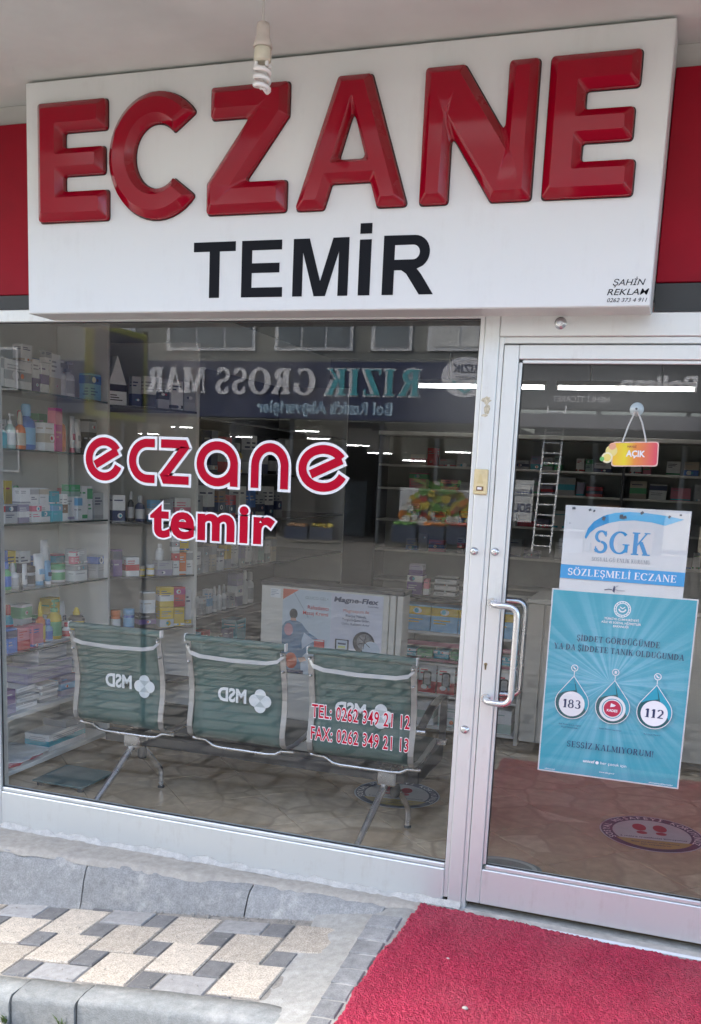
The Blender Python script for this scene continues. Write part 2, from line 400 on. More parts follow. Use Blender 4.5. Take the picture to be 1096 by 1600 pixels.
class Flat:
    """print laid on a plane: origin, right U, up V, outward N; every layer a hair above the last"""
    def __init__(s, org, U=(1, 0, 0), V=(0, 0, 1), N=(0, -1, 0), step=.00012):
        s.o = Vector(org); s.U = Vector(U); s.V = Vector(V); s.N = Vector(N); s.step = step; s.h = .0006; s.b = MB()
    def P(s, x, y, h=None): return s.o+s.U*x+s.V*y+s.N*(s.h if h is None else h)
    def up(s): s.h += s.step
    def poly(s, pts, mat):
        tri = tessellate_polygon([[Vector((p[0], p[1], 0)) for p in pts]])
        s.b.add([s.P(*p) for p in pts], [tuple(t) for t in tri], mat); s.up(); return s
    def rect(s, x0, y0, x1, y1, mat): return s.poly([(x0, y0), (x1, y0), (x1, y1), (x0, y1)], mat)
    def disc(s, cx, cy, r, mat, ry=None, n=24): return s.poly([(cx+r*math.cos(2*math.pi*k/n), cy+(ry or r)*math.sin(2*math.pi*k/n)) for k in range(n)], mat)
    def ring(s, cx, cy, r, t, mat, ry=None, n=28, a0=0., a1=360.):
        q = (ry or r)/r
        return s.stroke([(cx+r*math.cos(R(a0+(a1-a0)*k/n)), cy+r*q*math.sin(R(a0+(a1-a0)*k/n))) for k in range(n+1)], t, mat)
    def stroke(s, pts, wd, mat, ext=0.):
        """ribbon of width wd (a number or one per point) along a polyline, mitred, ends pushed out by ext"""
        p = [Vector((a, b)) for a, b in pts]
        p = [p[0]]+[p[i] for i in range(1, len(p)) if (p[i]-p[i-1]).length > 1e-5]; n = len(p)
        if ext:
            p[0] = p[0]+(p[0]-p[1]).normalized()*ext; p[-1] = p[-1]+(p[-1]-p[-2]).normalized()*ext
        L = []; Rr = []
        for i in range(n):
            d0 = (p[i]-p[i-1]).normalized() if i else (p[1]-p[0]).normalized()
            d1 = (p[i+1]-p[i]).normalized() if i < n-1 else d0
            n0 = Vector((-d0.y, d0.x)); n1 = Vector((-d1.y, d1.x)); m = n0+n1
            m = m.normalized() if m.length > 1e-6 else n0
            k = min(1/max(m.dot(n0), .2), 1.5)
            h = (wd[i] if isinstance(wd, (list, tuple)) else wd)/2
            L.append(p[i]+m*h*k); Rr.append(p[i]-m*h*k)
        vs = [s.P(*q) for q in L]+[s.P(*q) for q in Rr]
        s.b.add(vs, [(i, i+1, i+1+n, i+n) for i in range(n-1)], mat); s.up(); return s
    def text(s, body, x0, y0, mat, x1=None, h=None, bold=0., shear=0., align='l', res=3, space=1., ref=None):
        """text whose caps stand h high on base line y0; x1 given: stretched to x0..x1"""
        vs, fs = text2d(body, bold, shear, res, space)
        if not vs: return s
        mv = vs if ref is None else text2d(body, ref, shear, res, space)[0]
        xa = min(v[0] for v in mv); xb = max(v[0] for v in mv)
        cv = text2d('H', bold if ref is None else ref)[0]; capv = max(v[1] for v in cv)-min(v[1] for v in cv)
        base = min(v[1] for v in cv)
        sy = h/capv
        sx = (x1-x0)/(xb-xa) if x1 is not None else sy
        dx = x0 - (0 if x1 is not None or align == 'l' else (xb-xa)*sx*(.5 if align == 'c' else 1))
        s.b.add([s.P(dx+(a-xa)*sx, y0+(b-base)*sy) for a, b in vs], fs, mat); s.up(); return s
    def serif(s, body, x0, y0, mat, x1=None, h=1., align='l', weight=1., gap=.12):
        """own serif capitals and figures"""
        x = 0.; items = []
        for ch in body:
            if ch == ' ': x += .34; continue
            wd, prims = serif_glyph(ch, weight); items.append((x, prims)); x += wd+gap
        tot = x-gap
        sx = (x1-x0)/tot if x1 is not None else h
        dx = x0-(0 if x1 is not None or align == 'l' else tot*sx*(.5 if align == 'c' else 1))
        hh = s.h
        for ox, prims in items:
            s.h = hh
            for kind, *a in prims:
                if kind == 'p': s.poly([(dx+(ox+px)*sx, y0+py*h) for px, py in a[0]], mat)
                else:
                    pts, wds = a
                    n = len(pts)
                    L = []; Rr = []
                    for i in range(n):
                        t = Vector(pts[min(i+1, n-1)])-Vector(pts[max(i-1, 0)]); t.normalize()
                        nn = Vector((-t.y, t.x)); q = Vector(pts[i])
                        L.append(q+nn*wds[i]/2); Rr.append(q-nn*wds[i]/2)
                    vs = [s.P(dx+(ox+q.x)*sx, y0+q.y*h) for q in L]+[s.P(dx+(ox+q.x)*sx, y0+q.y*h) for q in Rr]
                    s.b.add(vs, [(i, i+1, i+1+n, i+n) for i in range(n-1)], mat); s.up()
        s.h = hh+s.step*8
        return s
    def build(s, name, parent=None, off=None): return s.b.build(name, None, parent, off)

def serif_glyph(c, k=1.):
    """(advance, primitives) on a cap height of 1; thick and thin strokes, flat serifs"""
    T = .135*k; t = .05*k; q = .045*k; e = .085
    def rc(x0, y0, x1, y1): return ('p', [(x0, y0), (x1, y0), (x1, y1), (x0, y1)])
    def stem(x, w=None, y0=0., y1=1., top=1, bot=1):
        w = T if w is None else w
        r = [rc(x, y0, x+w, y1)]
        if bot: r.append(rc(x-e*.8, y0, x+w+e*.8, y0+q))
        if top: r.append(rc(x-e*.8, y1-q, x+w+e*.8, y1))
        return r
    def diag(x0, y0, x1, y1, w): return ('p', [(x0, y0), (x0+w, y0), (x1+w, y1), (x1, y1)])
    def arc(cx, cy, rx, ry, a0, a1, n=14, w0=None, w1=None):
        pts = []; ws = []
        for i in range(n+1):
            a = R(a0+(a1-a0)*i/n); pts.append((cx+rx*math.cos(a), cy+ry*math.sin(a)))
            ws.append((w1 or t)+((w0 or T)-(w1 or t))*abs(math.cos(a))**1.3)
        return ('s', pts, ws)
    def tick(x, y0, y1): return ('p', [(x, y0), (x+q, y0), (x+q, y1), (x, y1)])
    acc = []
    base = {'Ş': 'S', 'İ': 'I', 'Ö': 'O', 'Ü': 'U', 'Ğ': 'G', 'Ç': 'C'}.get(c, c)
    g = {
     'I': (.32, stem(.09)),
     'E': (.66, stem(.09)+[rc(.1, .95, .6, 1), rc(.1, 0, .62, .05), rc(.1, .49, .45, .54), tick(.56, .8, 1), tick(.58, 0, .22), tick(.42, .41, .62)]),
     'L': (.64, stem(.09)+[rc(.1, 0, .6, .05), tick(.56, 0, .25)]),
     'T': (.70, [rc(.285, 0, .285+T, 1), rc(.18, 0, .52, q), rc(.02, .95, .68, 1), tick(.02, .78, 1), tick(.64, .78, 1)]),
     'D': (.80, stem(.09)+[arc(.22, .5, .47, .475, -90, 90, 18), rc(.1, 0, .24, .05), rc(.1, .95, .24, 1)]),
     'O': (.82, [arc(.41, .5, .34, .475, 0, 360, 30)]),
     'G': (.80, [arc(.41, .5, .34, .475, 45, 330, 24), rc(.62, .08, .62+T*.8, .42), rc(.53, .4, .82, .45)]),
     'C': (.76, [arc(.41, .5, .34, .475, 42, 318, 24), tick(.66, .72, .98)]),
     'S': (.58, [arc(.29, .735, .2, .235, 20, 265, 16, T*.75, t*1.3), arc(.29, .26, .215, .235, 90, -160, 16, T*.85, t*1.5), tick(.45, .74, .98), tick(.06, .03, .28)]),
     'Z': (.66, [rc(.04, .95, .6, 1), rc(.04, 0, .62, .05), diag(.04, .0, .46, 1, T*1.1), tick(.04, .78, 1), tick(.58, 0, .22)]),
     'N': (.80, stem(.1, t, bot=1, top=1)+stem(.66, t, bot=0, top=1)+[diag(.62, 0, .06, 1, T)]),
     'M': (.95, stem(.08, t)+stem(.76, T)+[diag(.42, .05, .06, 1, T), diag(.42, .05, .78, 1, t)]),
     'A': (.78, [diag(.06, 0, .36, 1, t), diag(.58, 0, .32, 1, T), rc(.2, .32, .6, .37), rc(.0, 0, .2, q), rc(.5, 0, .8, q)]),
     'K': (.78, stem(.09)+[diag(.2, .42, .58, 1, t*1.2), diag(.55, 0, .29, .6, T), rc(.5, .955, .74, 1), rc(.48, 0, .8, q)]),
     'R': (.76, stem(.09)+[arc(.24, .745, .32, .23, -90, 90, 14), rc(.1, .95, .26, 1), rc(.1, .49, .26, .54), diag(.56, 0, .3, .52, T), rc(.5, 0, .78, q)]),
     'U': (.78, [rc(.1, .3, .1+T, 1), rc(.62, .3, .62+t, 1), arc(.40, .3, .245, .275, 180, 360, 14, T*.8), rc(.02, .955, .32, 1), rc(.54, .955, .76, 1)]),
     'Y': (.74, [rc(.3, 0, .3+T, .46), diag(.3, .44, .04, 1, T), diag(.36, .44, .6, 1, t), rc(.2, 0, .54, q), rc(0, .955, .24, 1), rc(.52, .955, .74, 1)]),
     '1': (.42, [rc(.16, 0, .16+T, 1), rc(.06, 0, .4, q), diag(.04, .8, .16, 1, t*1.4)]),
     '2': (.58, [arc(.28, .72, .2, .25, 165, -25, 14, T*.8), diag(.04, .04, .42, .6, T*.8), rc(.04, 0, .54, .1)]),
     '3': (.56, [arc(.25, .75, .18, .22, 150, -80, 14, T*.8), arc(.25, .28, .22, .25, 85, -150, 14, T*.9)]),
     '8': (.58, [arc(.29, .75, .175, .22, 0, 360, 20, T*.75), arc(.29, .28, .22, .255, 0, 360, 20, T*.85)]),
     '!': (.24, [('p', [(.1, .25), (.16, .25), (.2, 1), (.06, 1)]), rc(.07, 0, .19, .12)]),
    }
    wd, pr = g.get(base, (.3, []))
    pr = list(pr)
    cx = wd/2
    if c in 'İ': pr.append(rc(.155-.06, 1.1, .155+.06, 1.22))
    if c in 'ÖÜ': pr += [rc(cx-.2, 1.1, cx-.08, 1.22), rc(cx+.08, 1.1, cx+.2, 1.22)]
    if c == 'Ğ': pr.append(arc(cx, 1.26, .15, .14, 190, 350, 8, t, t*1.2))
    if c in 'ŞÇ': pr += [rc(cx-.03, -.12, cx+.03, .0), arc(cx, -.17, .09, .07, 90, -120, 8, t, t)]
    return wd, pr

def fillet(poly, r, n=4, keep=None):
    """round the corners of a closed 2-D polygon; keep = which corners stay plain points"""
    out = []; m = len(poly)
    for i in range(m):
        p = Vector(poly[i]); a = Vector(poly[i-1])-p; b = Vector(poly[(i+1) % m])-p
        la, lb = a.length, b.length; a.normalize(); b.normalize()
        ang = a.angle(b)
        if (keep[i] if keep else ang > R(150)) or r <= 0: out.append(tuple(p)); continue
        d = min(r/math.tan(ang/2), la*.45, lb*.45)
        s_, e_ = p+a*d, p+b*d
        for k in range(n+1):
            t = k/n; out.append(tuple((1-t)**2*s_+2*t*(1-t)*p+t*t*e_))
    return out
def plain_corners(poly):
    m = len(poly)
    return [(Vector(poly[i-1])-Vector(poly[i])).angle(Vector(poly[(i+1) % m])-Vector(poly[i])) > R(150) for i in range(m)]

def offset_loop(poly, d):
    """mitred inset (d > 0 shrinks a counter-clockwise loop)"""
    n = len(poly); out = []
    for i in range(n):
        p = Vector(poly[i]); e0 = (p-Vector(poly[i-1])).normalized(); e1 = (Vector(poly[(i+1) % n])-p).normalized()
        n0 = Vector((-e0.y, e0.x)); n1 = Vector((-e1.y, e1.x)); m = (n0+n1)
        m = m.normalized() if m.length > 1e-6 else n0
        out.append(tuple(p+m*d/max(m.dot(n0), .35)))
    return out

def relief_letter(name, loops, org, mat, parent):
    """vacuum-formed letter: sharp outline loops (x,z) raised from the sign face with a broad bevel"""
    steps = [(.0, -.002, .014), (.001, .018, .014), (.0035, .0215, .013), (.027, .0415, .009)]
    v = []; f = []; tops = []
    for lp in loops:
        ar = sum(lp[i-1][0]*lp[i][1]-lp[i][0]*lp[i-1][1] for i in range(len(lp)))
        hole = lp is not loops[0]
        if (ar < 0) != hole: lp = lp[::-1]
        rings = []; keep = plain_corners(lp)
        for d, h, r in steps:
            if hole: d *= .6
            pts = fillet(offset_loop(lp, d), r, 4, keep)
            rings.append(len(v)); n = len(pts)
            v += [(p[0], -h, p[1]) for p in pts]
        for a, c in zip(rings[:-1], rings[1:]):
            f += [(a+i, a+(i+1) % n, c+(i+1) % n, c+i) for i in range(n)]
        tops.append((rings[-1], n))
    bm = bmesh.new(); bv = {}; es = []
    for s0, n in tops:
        for i in range(n): bv[s0+i] = bm.verts.new((v[s0+i][0], v[s0+i][2], 0))
        es += [bm.edges.new((bv[s0+i], bv[s0+(i+1) % n])) for i in range(n)]
    back = {q: k for k, q in bv.items()}
    r_ = bmesh.ops.triangle_fill(bm, edges=es, use_beauty=True)
    f += [tuple(back[q] for q in fc.verts) for fc in bm.faces]
    bm.free()
    b = MB(); b.add([(org[0]+p[0], org[1]+p[1], org[2]+p[2]) for p in v], f, None, True)
    k = b.build(name, mat, parent)
    k.data.set_sharp_from_angle(angle=R(23))
    return k

# ================================================================== ground
def lerp(x, x0, a, x1, b): t = max(0, min(1, (x-x0)/(x1-x0))); return a+(b-a)*t
def gz(x): return -.1+.12*(max(x, -3.2)+.5) if x < -.5 else -.1
SLOPE = math.atan(.12)
STREET = brick_street_mat('street_paving')
BEIGE = speckle_mat('beige_aggregate', (.60, .525, .42), (.31, .26, .20), .75, 190, .85, .6, (.45, .40, .33), .3)
DARKPV = speckle_mat('dark_paver', (.205, .20, .19), (.125, .12, .115), .6, 300, .85, .4, (.24, .23, .21), .4)
GREYPV = speckle_mat('cut_grey_paver', (.41, .395, .365), (.29, .28, .27), .5, 320, .88, .4, (.28, .27, .25), .4)
KERBC = speckle_mat('kerb_concrete', (.285, .29, .27), (.20, .205, .19), .5, 200, .85, .5, (.48, .46, .42), .6)
KERBR = speckle_mat('rear_kerb_concrete', (.32, .315, .295), (.21, .205, .19), .6, 160, .88, .55, (.52, .49, .43), .9)
MORTAR = speckle_mat('sandy_mortar', (.36, .33, .28), (.24, .22, .19), .6, 200, .95, .7, (.2, .19, .17), .5)
CONCR = speckle_mat('ramp_concrete', (.37, .355, .31), (.30, .29, .27), .5, 210, .9, .55, (.58, .56, .52), .6)
CREAMC = speckle_mat('cream_screed', (.45, .41, .345), (.40, .36, .30), .45, 170, .9, .5, (.34, .32, .29), .6)

b = MB()
N = 24
vs = [(-240+480*i/N, -240+480*j/N, 0) for j in range(N+1) for i in range(N+1)]
vs = [(x, y, -.29+.03*max(-40, min(12, x))) for x, y, z in vs]
b.add(vs, [(j*(N+1)+i, j*(N+1)+i+1, (j+1)*(N+1)+i+1, (j+1)*(N+1)+i) for j in range(N) for i in range(N)])
tag(b.build('street', STREET), 'grey block-paved street running past the shop fronts', kind='structure')

pav = empty('pavement', (-1.2, -.5, -.2), 'sloping pavement of beige and dark pavers before the shop', kind='structure')
# bed under the pavers
b = MB()
XS = [-6.5, -3.2, -2.4, -1.6, -.8, -.5, -.34]
for i in range(len(XS)-1):
    x0, x1 = XS[i], XS[i+1]
    z0, z1 = gz(x0)-.008, gz(x1)-.008
    q = [(x0, -.87, z0), (x1, -.87, z1), (x1, .02, z1), (x0, .02, z0)]
    qb = [(a, c, d-.35) for a, c, d in q]
    b.add(q+qb, [(0, 1, 2, 3), (4, 7, 6, 5), (0, 4, 5, 1), (2, 6, 7, 3), (1, 5, 6, 2), (0, 3, 7, 4)])
b.build('mortar_bed', MORTAR, pav)

def clip(poly, a, c, keep_less, axis):
    out = []
    for i in range(len(poly)):
        p, q = poly[i-1], poly[i]
        ip = (p[axis] <= c) == keep_less; iq = (q[axis] <= c) == keep_less
        if ip != iq:
            t = (c-p[axis])/(q[axis]-p[axis]); out.append((p[0]+(q[0]-p[0])*t, p[1]+(q[1]-p[1])*t))
        if iq: out.append(q)
    return out
def paver_mesh(name, poly, mat):
    """a paver: chamfered rim, proud of its joints"""
    cx = sum(p[0] for p in poly)/len(poly); cy = sum(p[1] for p in poly)/len(poly)
    def ins(d, z):
        o = []
        n = len(poly)
        for i in range(n):
            p = Vector(poly[i]); a = (Vector(poly[i-1])-p).normalized(); c = (Vector(poly[(i+1) % n])-p).normalized()
            m = (a+c); s_ = abs(a.cross(c)) if hasattr(a, 'cross') else 1
            o.append((p.x-cx+(a.x+c.x)*d/max(s_, .3), p.y-cy+(a.y+c.y)*d/max(s_, .3), z))
        return o
    n = len(poly)
    me = bpy.data.meshes.new(name)
    v = ins(.0035, -.05)+ins(.0035, -.005)+ins(.008, 0)
    f = [tuple(range(2*n, 3*n))]
    for k in range(2):
        f += [(k*n+i, k*n+(i+1) % n, (k+1)*n+(i+1) % n, (k+1)*n+i) for i in range(n)]
    me.from_pydata(v, [], f); me.materials.append(mat); me.update()
    return me, cx, cy
A_X, A_Y, B_X, B_Y = .205, .232, .105, .122
shared = {}

def put_paver(x, y, w_, h_, mat, key):
    poly = [(x, y-h_), (x+w_, y-h_), (x+w_, y), (x, y)]
    full = poly
    for c, kl, ax in ((-.245, True, 1), (-.845, False, 1), (-.40, True, 0), (-3.3, False, 0)):
        poly = clip(poly, None, c, kl, ax)
        if len(poly) < 3: return
    ar = abs(sum(poly[i-1][0]*poly[i][1]-poly[i][0]*poly[i-1][1] for i in range(len(poly))))/2
    if ar < w_*h_*.12: return
    cx = sum(p[0] for p in poly)/len(poly)
    if cx > -.47 and ar < w_*h_*.8: return
    if key == 'small' and cx > -.56 and y < -.66: return
    cut = ar < w_*h_*.985
    if cut:
        me, cx, cy = paver_mesh('paver', poly, mat if mat is DARKPV or ar > w_*h_*.66 else GREYPV)
    else:
        if key not in shared: shared[key] = paver_mesh('paver', full, mat)[0]
        me = shared[key]; cx = x+w_/2; cy = y-h_/2
    o = bpy.data.objects.new('paver', me); COL.objects.link(o); o.parent = pav
    wv = Vector(pav['_w'])
    o.location = Vector((cx, cy, gz(cx)+random.uniform(-.0035, .002)))-wv
    o.rotation_euler = (random.uniform(-.006, .006), -SLOPE+random.uniform(-.006, .006), random.uniform(-.008, .008))
O = Vector((-1.545, -.492))
for i in range(-14, 14):
    for j in range(-10, 12):
        x = O.x+i*A_X+j*B_X; y = O.y+i*B_Y-j*A_Y
        put_paver(x, y, A_X, A_Y, BEIGE, 'big')
        put_paver(x+A_X, y-A_Y+B_Y, B_X, B_Y, DARKPV, 'small')

# paving below the front kerb
for i in range(-9, 4):
    x = -1.62+i*.31
    for k, (dx, wd, mat) in enumerate(((0, .205, BEIGE), (.205, .105, DARKPV))):
        me, cx, cy = paver_mesh('paver', [(x+dx, -1.22), (x+dx+wd, -1.22), (x+dx+wd, -.985), (x+dx, -.985)], mat)
        if x+dx > -.5: continue
        o = bpy.data.objects.new('paver', me); COL.objects.link(o); o.parent = pav
        o.location = Vector((cx, cy, gz(cx)-.105))-Vector(pav['_w']); o.rotation_euler = (0, -SLOPE, 0)
b = MB()
for x0, x1 in ((-4.2, -3.2), (-3.2, -.5)):
    z0, z1 = gz(x0)-.115, gz(x1)-.115
    b.add([(x0, -1.35, z0-.02), (x1, -1.35, z1-.02), (x1, -.9, z1), (x0, -.9, z0)], [(0, 1, 2, 3)])
b.build('lower_bed', MORTAR, pav)

# kerbs
kerb = empty('kerb', (-1.2, -.9, -.2), 'grey concrete kerb stones along the sloping pavement', kind='structure')
def yrear(x): return lerp(x, -2.06, -.195, -.6, -.055)
def yface(x): return lerp(x, -2.06, -.245, -.4, -.14)
def zledge(x): return lerp(x, -2.3, -.052, -.2, -.030)
def kerb_stone(x0, x1, sect, name, mat, n=10, gap=.006, parent=kerb):
    b = MB(); prev = None; vs = []; fs = []
    x0 += gap/2; x1 -= gap/2
    rnd = random.Random(int(x0*1000))
    for i in range(n+1):
        x = x0+(x1-x0)*i/n
        pts = sect(x)
        for y, z in pts: vs.append((x+rnd.uniform(-.001, .001), y+rnd.uniform(-.0025, .0025), z+rnd.uniform(-.002, .002)))
    m = len(pts)
    for i in range(n):
        for k in range(m-1): fs.append((i*m+k, i*m+k+1, (i+1)*m+k+1, (i+1)*m+k))
    b.add(vs, fs, None, True)
    b.add(vs[:m], [tuple(range(m))]); b.add(vs[-m:], [tuple(reversed(range(m)))])
    return b.build(name, mat, parent)
def rear_sect(x):
    zt, yr, yf, zg = zledge(x)-.004, yrear(x), yface(x), gz(x)
    d = max(.02, zt-zg)
    return [(yr+.012, zg-.1), (yr+.01, zt-.012), (yr, zt), (yr-.4*(yr-yf), zt-.006), (yf+.016, zt-.17*d), (yf-.004, zt-.42*d), (yf-.026, zg+.012), (yf-.05, zg-.04)]
for x0, x1 in ((-3.9, -3.15), (-3.15, -2.38), (-2.38, -1.615), (-1.615, -.865), (-.865, -.30)):
    kerb_stone(x0, x1, rear_sect, 'rear_kerb_stone', KERBR)
def front_sect(dy, dz):
    def f(x):
        zt = gz(x)+dz
        return [(-.852+dy*.3, zt-.1), (-.85+dy*.3, zt), (-.90+dy, zt+.0005), (-.952+dy, zt-.003), (-.963+dy, zt-.010), (-.968+dy, zt-.024), (-.972+dy, zt-.14)]
    return f
for x0, x1, dy, dz in ((-3.3, -2.45, -.02, -.004), (-2.45, -1.70, -.016, -.006), (-1.70, -1.40, -.014, -.006), (-1.40, -1.135, -.008, -.003), (-1.135, -.40, 0, .004)):
    kerb_stone(x0, x1, front_sect(dy, dz), 'front_kerb_stone', KERBC, gap=.008)

# screed between the rear kerb and the shop front
b = MB(); n = 110; vs = []; rnd = random.Random(3); rag = 0.
for i in range(n+1):
    x = -3.9+(-.08+3.9)*i/n
    rag = max(0, min(1, rag*.75+rnd.uniform(-.2, .42)))
    yr, yf = yrear(x), yface(x); zt = zledge(x)
    for k, (y, z) in enumerate(((.03, zt+.002), (.03+(yr-.03)*.5, zt+rnd.uniform(-.003, .003)), (yr, zt+.002), (yr+(yf-yr)*(.25+.25*rag), zt-.001-.004*rag), (yr+(yf-yr)*(.35+.42*rag), zt-.012-.012*rag))):
        vs.append((x, y+rnd.uniform(-.003, .003), z))
b.add(vs, [(i*5+k, i*5+k+1, (i+1)*5+k+1, (i+1)*5+k) for i in range(n) for k in range(4)], None, True)
tag(b.build('screed_ledge', CREAMC), 'cream cement screed between the rear kerb and the shop front', kind='structure')

# concrete ramp under the mat
def zplat(x, y):
    hi = -.032+.043*y
    base = hi if x > -.26 else lerp(x, -.54, gz(-.54)-.012, -.26, hi)
    return lerp(y, -.26, base, -.08, max(base, zledge(x)-.03)) if x < -.2 else base
b = MB(); nx, ny = 46, 52; vs = []; rnd = random.Random(5)
for j in range(ny+1):
    for i in range(nx+1):
        y = .05-2.75*j/ny; xl = -.56 if y > -.80 else lerp(y, -.90, -.405, -.80, -.56)
        x = xl+(2.04-xl)*i/nx
        e = rnd.uniform(-.0025, .0025) if x < -.15 else 0
        z = zplat(x, y)+e
        if -.17 > y or x > -.3: pass
        vs.append((x, y, z))
m = nx+1
b.add(vs, [(j*m+i, j*m+i+1, (j+1)*m+i+1, (j+1)*m+i) for j in range(ny) for i in range(nx)], None, True)
row = [vs[ny*m+i] for i in range(nx+1)]
b.add(row+[(x, y-.03, z-.3) for x, y, z in row], [(i, i+1, i+1+m, i+m) for i in range(nx)])
ramp = tag(b.build('concrete_ramp', CONCR), 'patched concrete ramp in front of the glass door', kind='structure')
WORNB = speckle_mat('worn_brick', (.29, .285, .27), (.20, .195, .185), .6, 180, .88, .5, (.42, .40, .37), .7)
# row of dark bricks let into the ramp beside the mat
for k in range(9):
    y1 = -.17-k*.104; me, cx, cy = paver_mesh('brick', [(-.335+.004*k, y1-.1), (-.205-.003*k, y1-.1), (-.205-.003*k, y1), (-.335+.004*k, y1)], WORNB)
    o = bpy.data.objects.new('brick', me); COL.objects.link(o); o.parent = ramp
    za, zb = zplat(-.31, cy), zplat(-.17, cy)
    o.location = (cx, cy, zplat(cx, cy)+.004); o.rotation_euler = (.043, -math.atan((zb-za)/.14), random.uniform(-.01, .01))
# dirt and weeds
b = MB(); rnd = random.Random(11)
for k in range(260):
    x = rnd.uniform(-2.6, -.45); y = rnd.gauss(-.222, .018); r = rnd.uniform(.002, .006)
    z = gz(x)-.004
    b.add([(x-r, y-r, z), (x+r, y-r*.7, z), (x+r*.6, y+r, z), (x-r*.8, y+r, z), (x, y, z+r*1.1)], [(0, 1, 4), (1, 2, 4), (2, 3, 4), (3, 0, 4)])
for k in range(420):
    x = rnd.uniform(-2.2, -.42); y = rnd.uniform(-.95, -.22); r = rnd.uniform(.0012, .0032); z = gz(x)+.0015
    b.add([(x-r, y-r, z), (x+r, y-r*.7, z), (x+r*.6, y+r, z), (x-r*.8, y+r, z), (x, y, z+r*1.1)], [(0, 1, 4), (1, 2, 4), (2, 3, 4), (3, 0, 4)])
tag(b.build('loose_grit', MORTAR), 'loose sandy grit along the foot of the rear kerb', 'grit', kind='stuff')
GRASS = M('weed_green', (.10, .15, .035), .7, var=.3, scale=40)
def weed(x, y, z, nb, hgt, label):
    b = MB(); rnd = random.Random(nb*31)
    for k in range(nb):
        a = rnd.uniform(0, 6.28); l = hgt*rnd.uniform(.6, 1.1); bw = .0022; lean = rnd.uniform(.2, .9)
        dx, dy = math.cos(a), math.sin(a); px, py = -dy*bw, dx*bw
        p0 = (x+rnd.uniform(-.01, .01), y+rnd.uniform(-.01, .01), z)
        p1 = (p0[0]+dx*l*lean*.4, p0[1]+dy*l*lean*.4, z+l*.6); p2 = (p0[0]+dx*l*lean, p0[1]+dy*l*lean, z+l*.85)
        b.add([(p0[0]-px, p0[1]-py, p0[2]), (p0[0]+px, p0[1]+py, p0[2]), (p1[0]+px, p1[1]+py, p1[2]), (p1[0]-px, p1[1]-py, p1[2]), p2], [(0, 1, 2, 3), (3, 2, 4)])
    tag(b.build('weed', GRASS, off=(x, y, z)), label, 'weed', 'weeds at the front kerb')
weed(-1.18, -.985, gz(-1.18)-.105, 14, .06, 'dry grass blades growing under the joint of the front kerb stones')
weed(-1.42, -.985, gz(-1.42)-.105, 22, .035, 'small green weed tuft under the left end of the front kerb')

# ================================================================== pharmacy building
pb = empty('pharmacy_building', (-.3, .0, 0), 'pharmacy shop front with white aluminium frames and red fascia', 'building')
def part(name, mat, *boxes, c=0., parent=pb):
    b = MB()
    for q in boxes: b.box(*q, c=c)
    return b.build(name, mat, parent)
# outer walls and slab
part('outer_wall', WALLP, (-7.5, -2.99, 0.02, .3, -.9, 3.079))
part('outer_wall', WALLP, (1.78, 6.5, .02, .3, -.6, 3.079))
part('lintel_wall', WALLP, (-2.985, 1.775, .06, .3, 2.27, 3.079))
part('soffit_slab', SOFFIT, (-7.5, 6.5, -1.02, .3, 3.08, 3.34), c=.01)
part('upper_wall', WALLP, (-7.5, 6.5, -.85, .2, 3.345, 9.5))
part('red_fascia', FASCIA, (-7.4, -1.905, .022, .055, 2.325, 2.997), c=.003)
part('red_fascia', FASCIA, (.497, 6.4, .022, .055, 2.325, 2.997), c=.003)
part('red_fascia', FASCIA, (-1.9, .49, .03, .055, 2.325, 2.997))
part('dark_band', DARKBAND, (-2.98, 1.77, .02, .054, 2.266, 2.322))
part('dark_band', DARKBAND, (.50, 1.77, .012, .019, 2.23, 2.32))
# interior shell
part('side_wall', INWALL, (-2.98, -2.86, .3, 6.0, -.3, 2.9))
part('side_wall', INWALL, (1.72, 1.85, .3, 6.0, -.3, 2.9))
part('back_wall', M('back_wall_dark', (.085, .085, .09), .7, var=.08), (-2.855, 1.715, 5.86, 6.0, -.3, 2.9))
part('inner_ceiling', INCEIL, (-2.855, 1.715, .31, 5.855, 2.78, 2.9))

# the window
win = part('window', FRAME, (-2.30, -2.213, .0, .06, -.06, 2.263), c=.004)     # left post
part('post', FRAME, (-.0935, -.0755, .004, .055, .0, 2.215), c=.002, parent=win)
part('post', FRAME, (-.0750, -.0205, .0, .060, -.05, 2.2262), c=.003, parent=win)
part('post', FRAME, (-.0200, -.0025, .003, .058, -.05, 2.147), c=.002, parent=win)
part('bottom_rail', FRAME, (-2.212, -.0940, .0, .06, -.06, .118), c=.004, parent=win)
part('bottom_rail', FRAME, (-2.212, -.0945, .006, .05, .1185, .138), c=.004, parent=win)
part('top_rail', FRAME, (-2.212, -.0760, .002, .06, 2.212, 2.262), c=.003, parent=win)
part('window_pane', GLASS, (-2.2125, -.0938, .022, .030, .1385, 2.2115), parent=win)
# pane and post beyond the left post
part('window_pane', GLASS, (-2.985, -2.301, .022, .030, .14, 2.2), parent=win)
part('bottom_rail', FRAME, (-2.985, -2.301, .0, .06, -.2, .138), c=.004, parent=win)
part('top_rail', FRAME, (-2.985, -2.301, .002, .06, 2.212, 2.262), c=.003, parent=win)
# header over the door
head = part('door_header', FRAME, (-.0200, 1.77, .0, .06, 2.1475, 2.2265), c=.003)
part('header_lip', FRAME, (-.0195, 1.77, .005, .056, 2.124, 2.1472), c=.002, parent=head)
part('right_post', FRAME, (.957, 1.04, .0, .06, -.06, 2.1235), c=.003, parent=head)
part('side_pane', GLASS, (1.041, 1.77, .022, .03, .14, 2.123), parent=head)
part('bottom_rail', FRAME, (1.041, 1.77, .0, .06, -.06, .139), c=.003, parent=head)
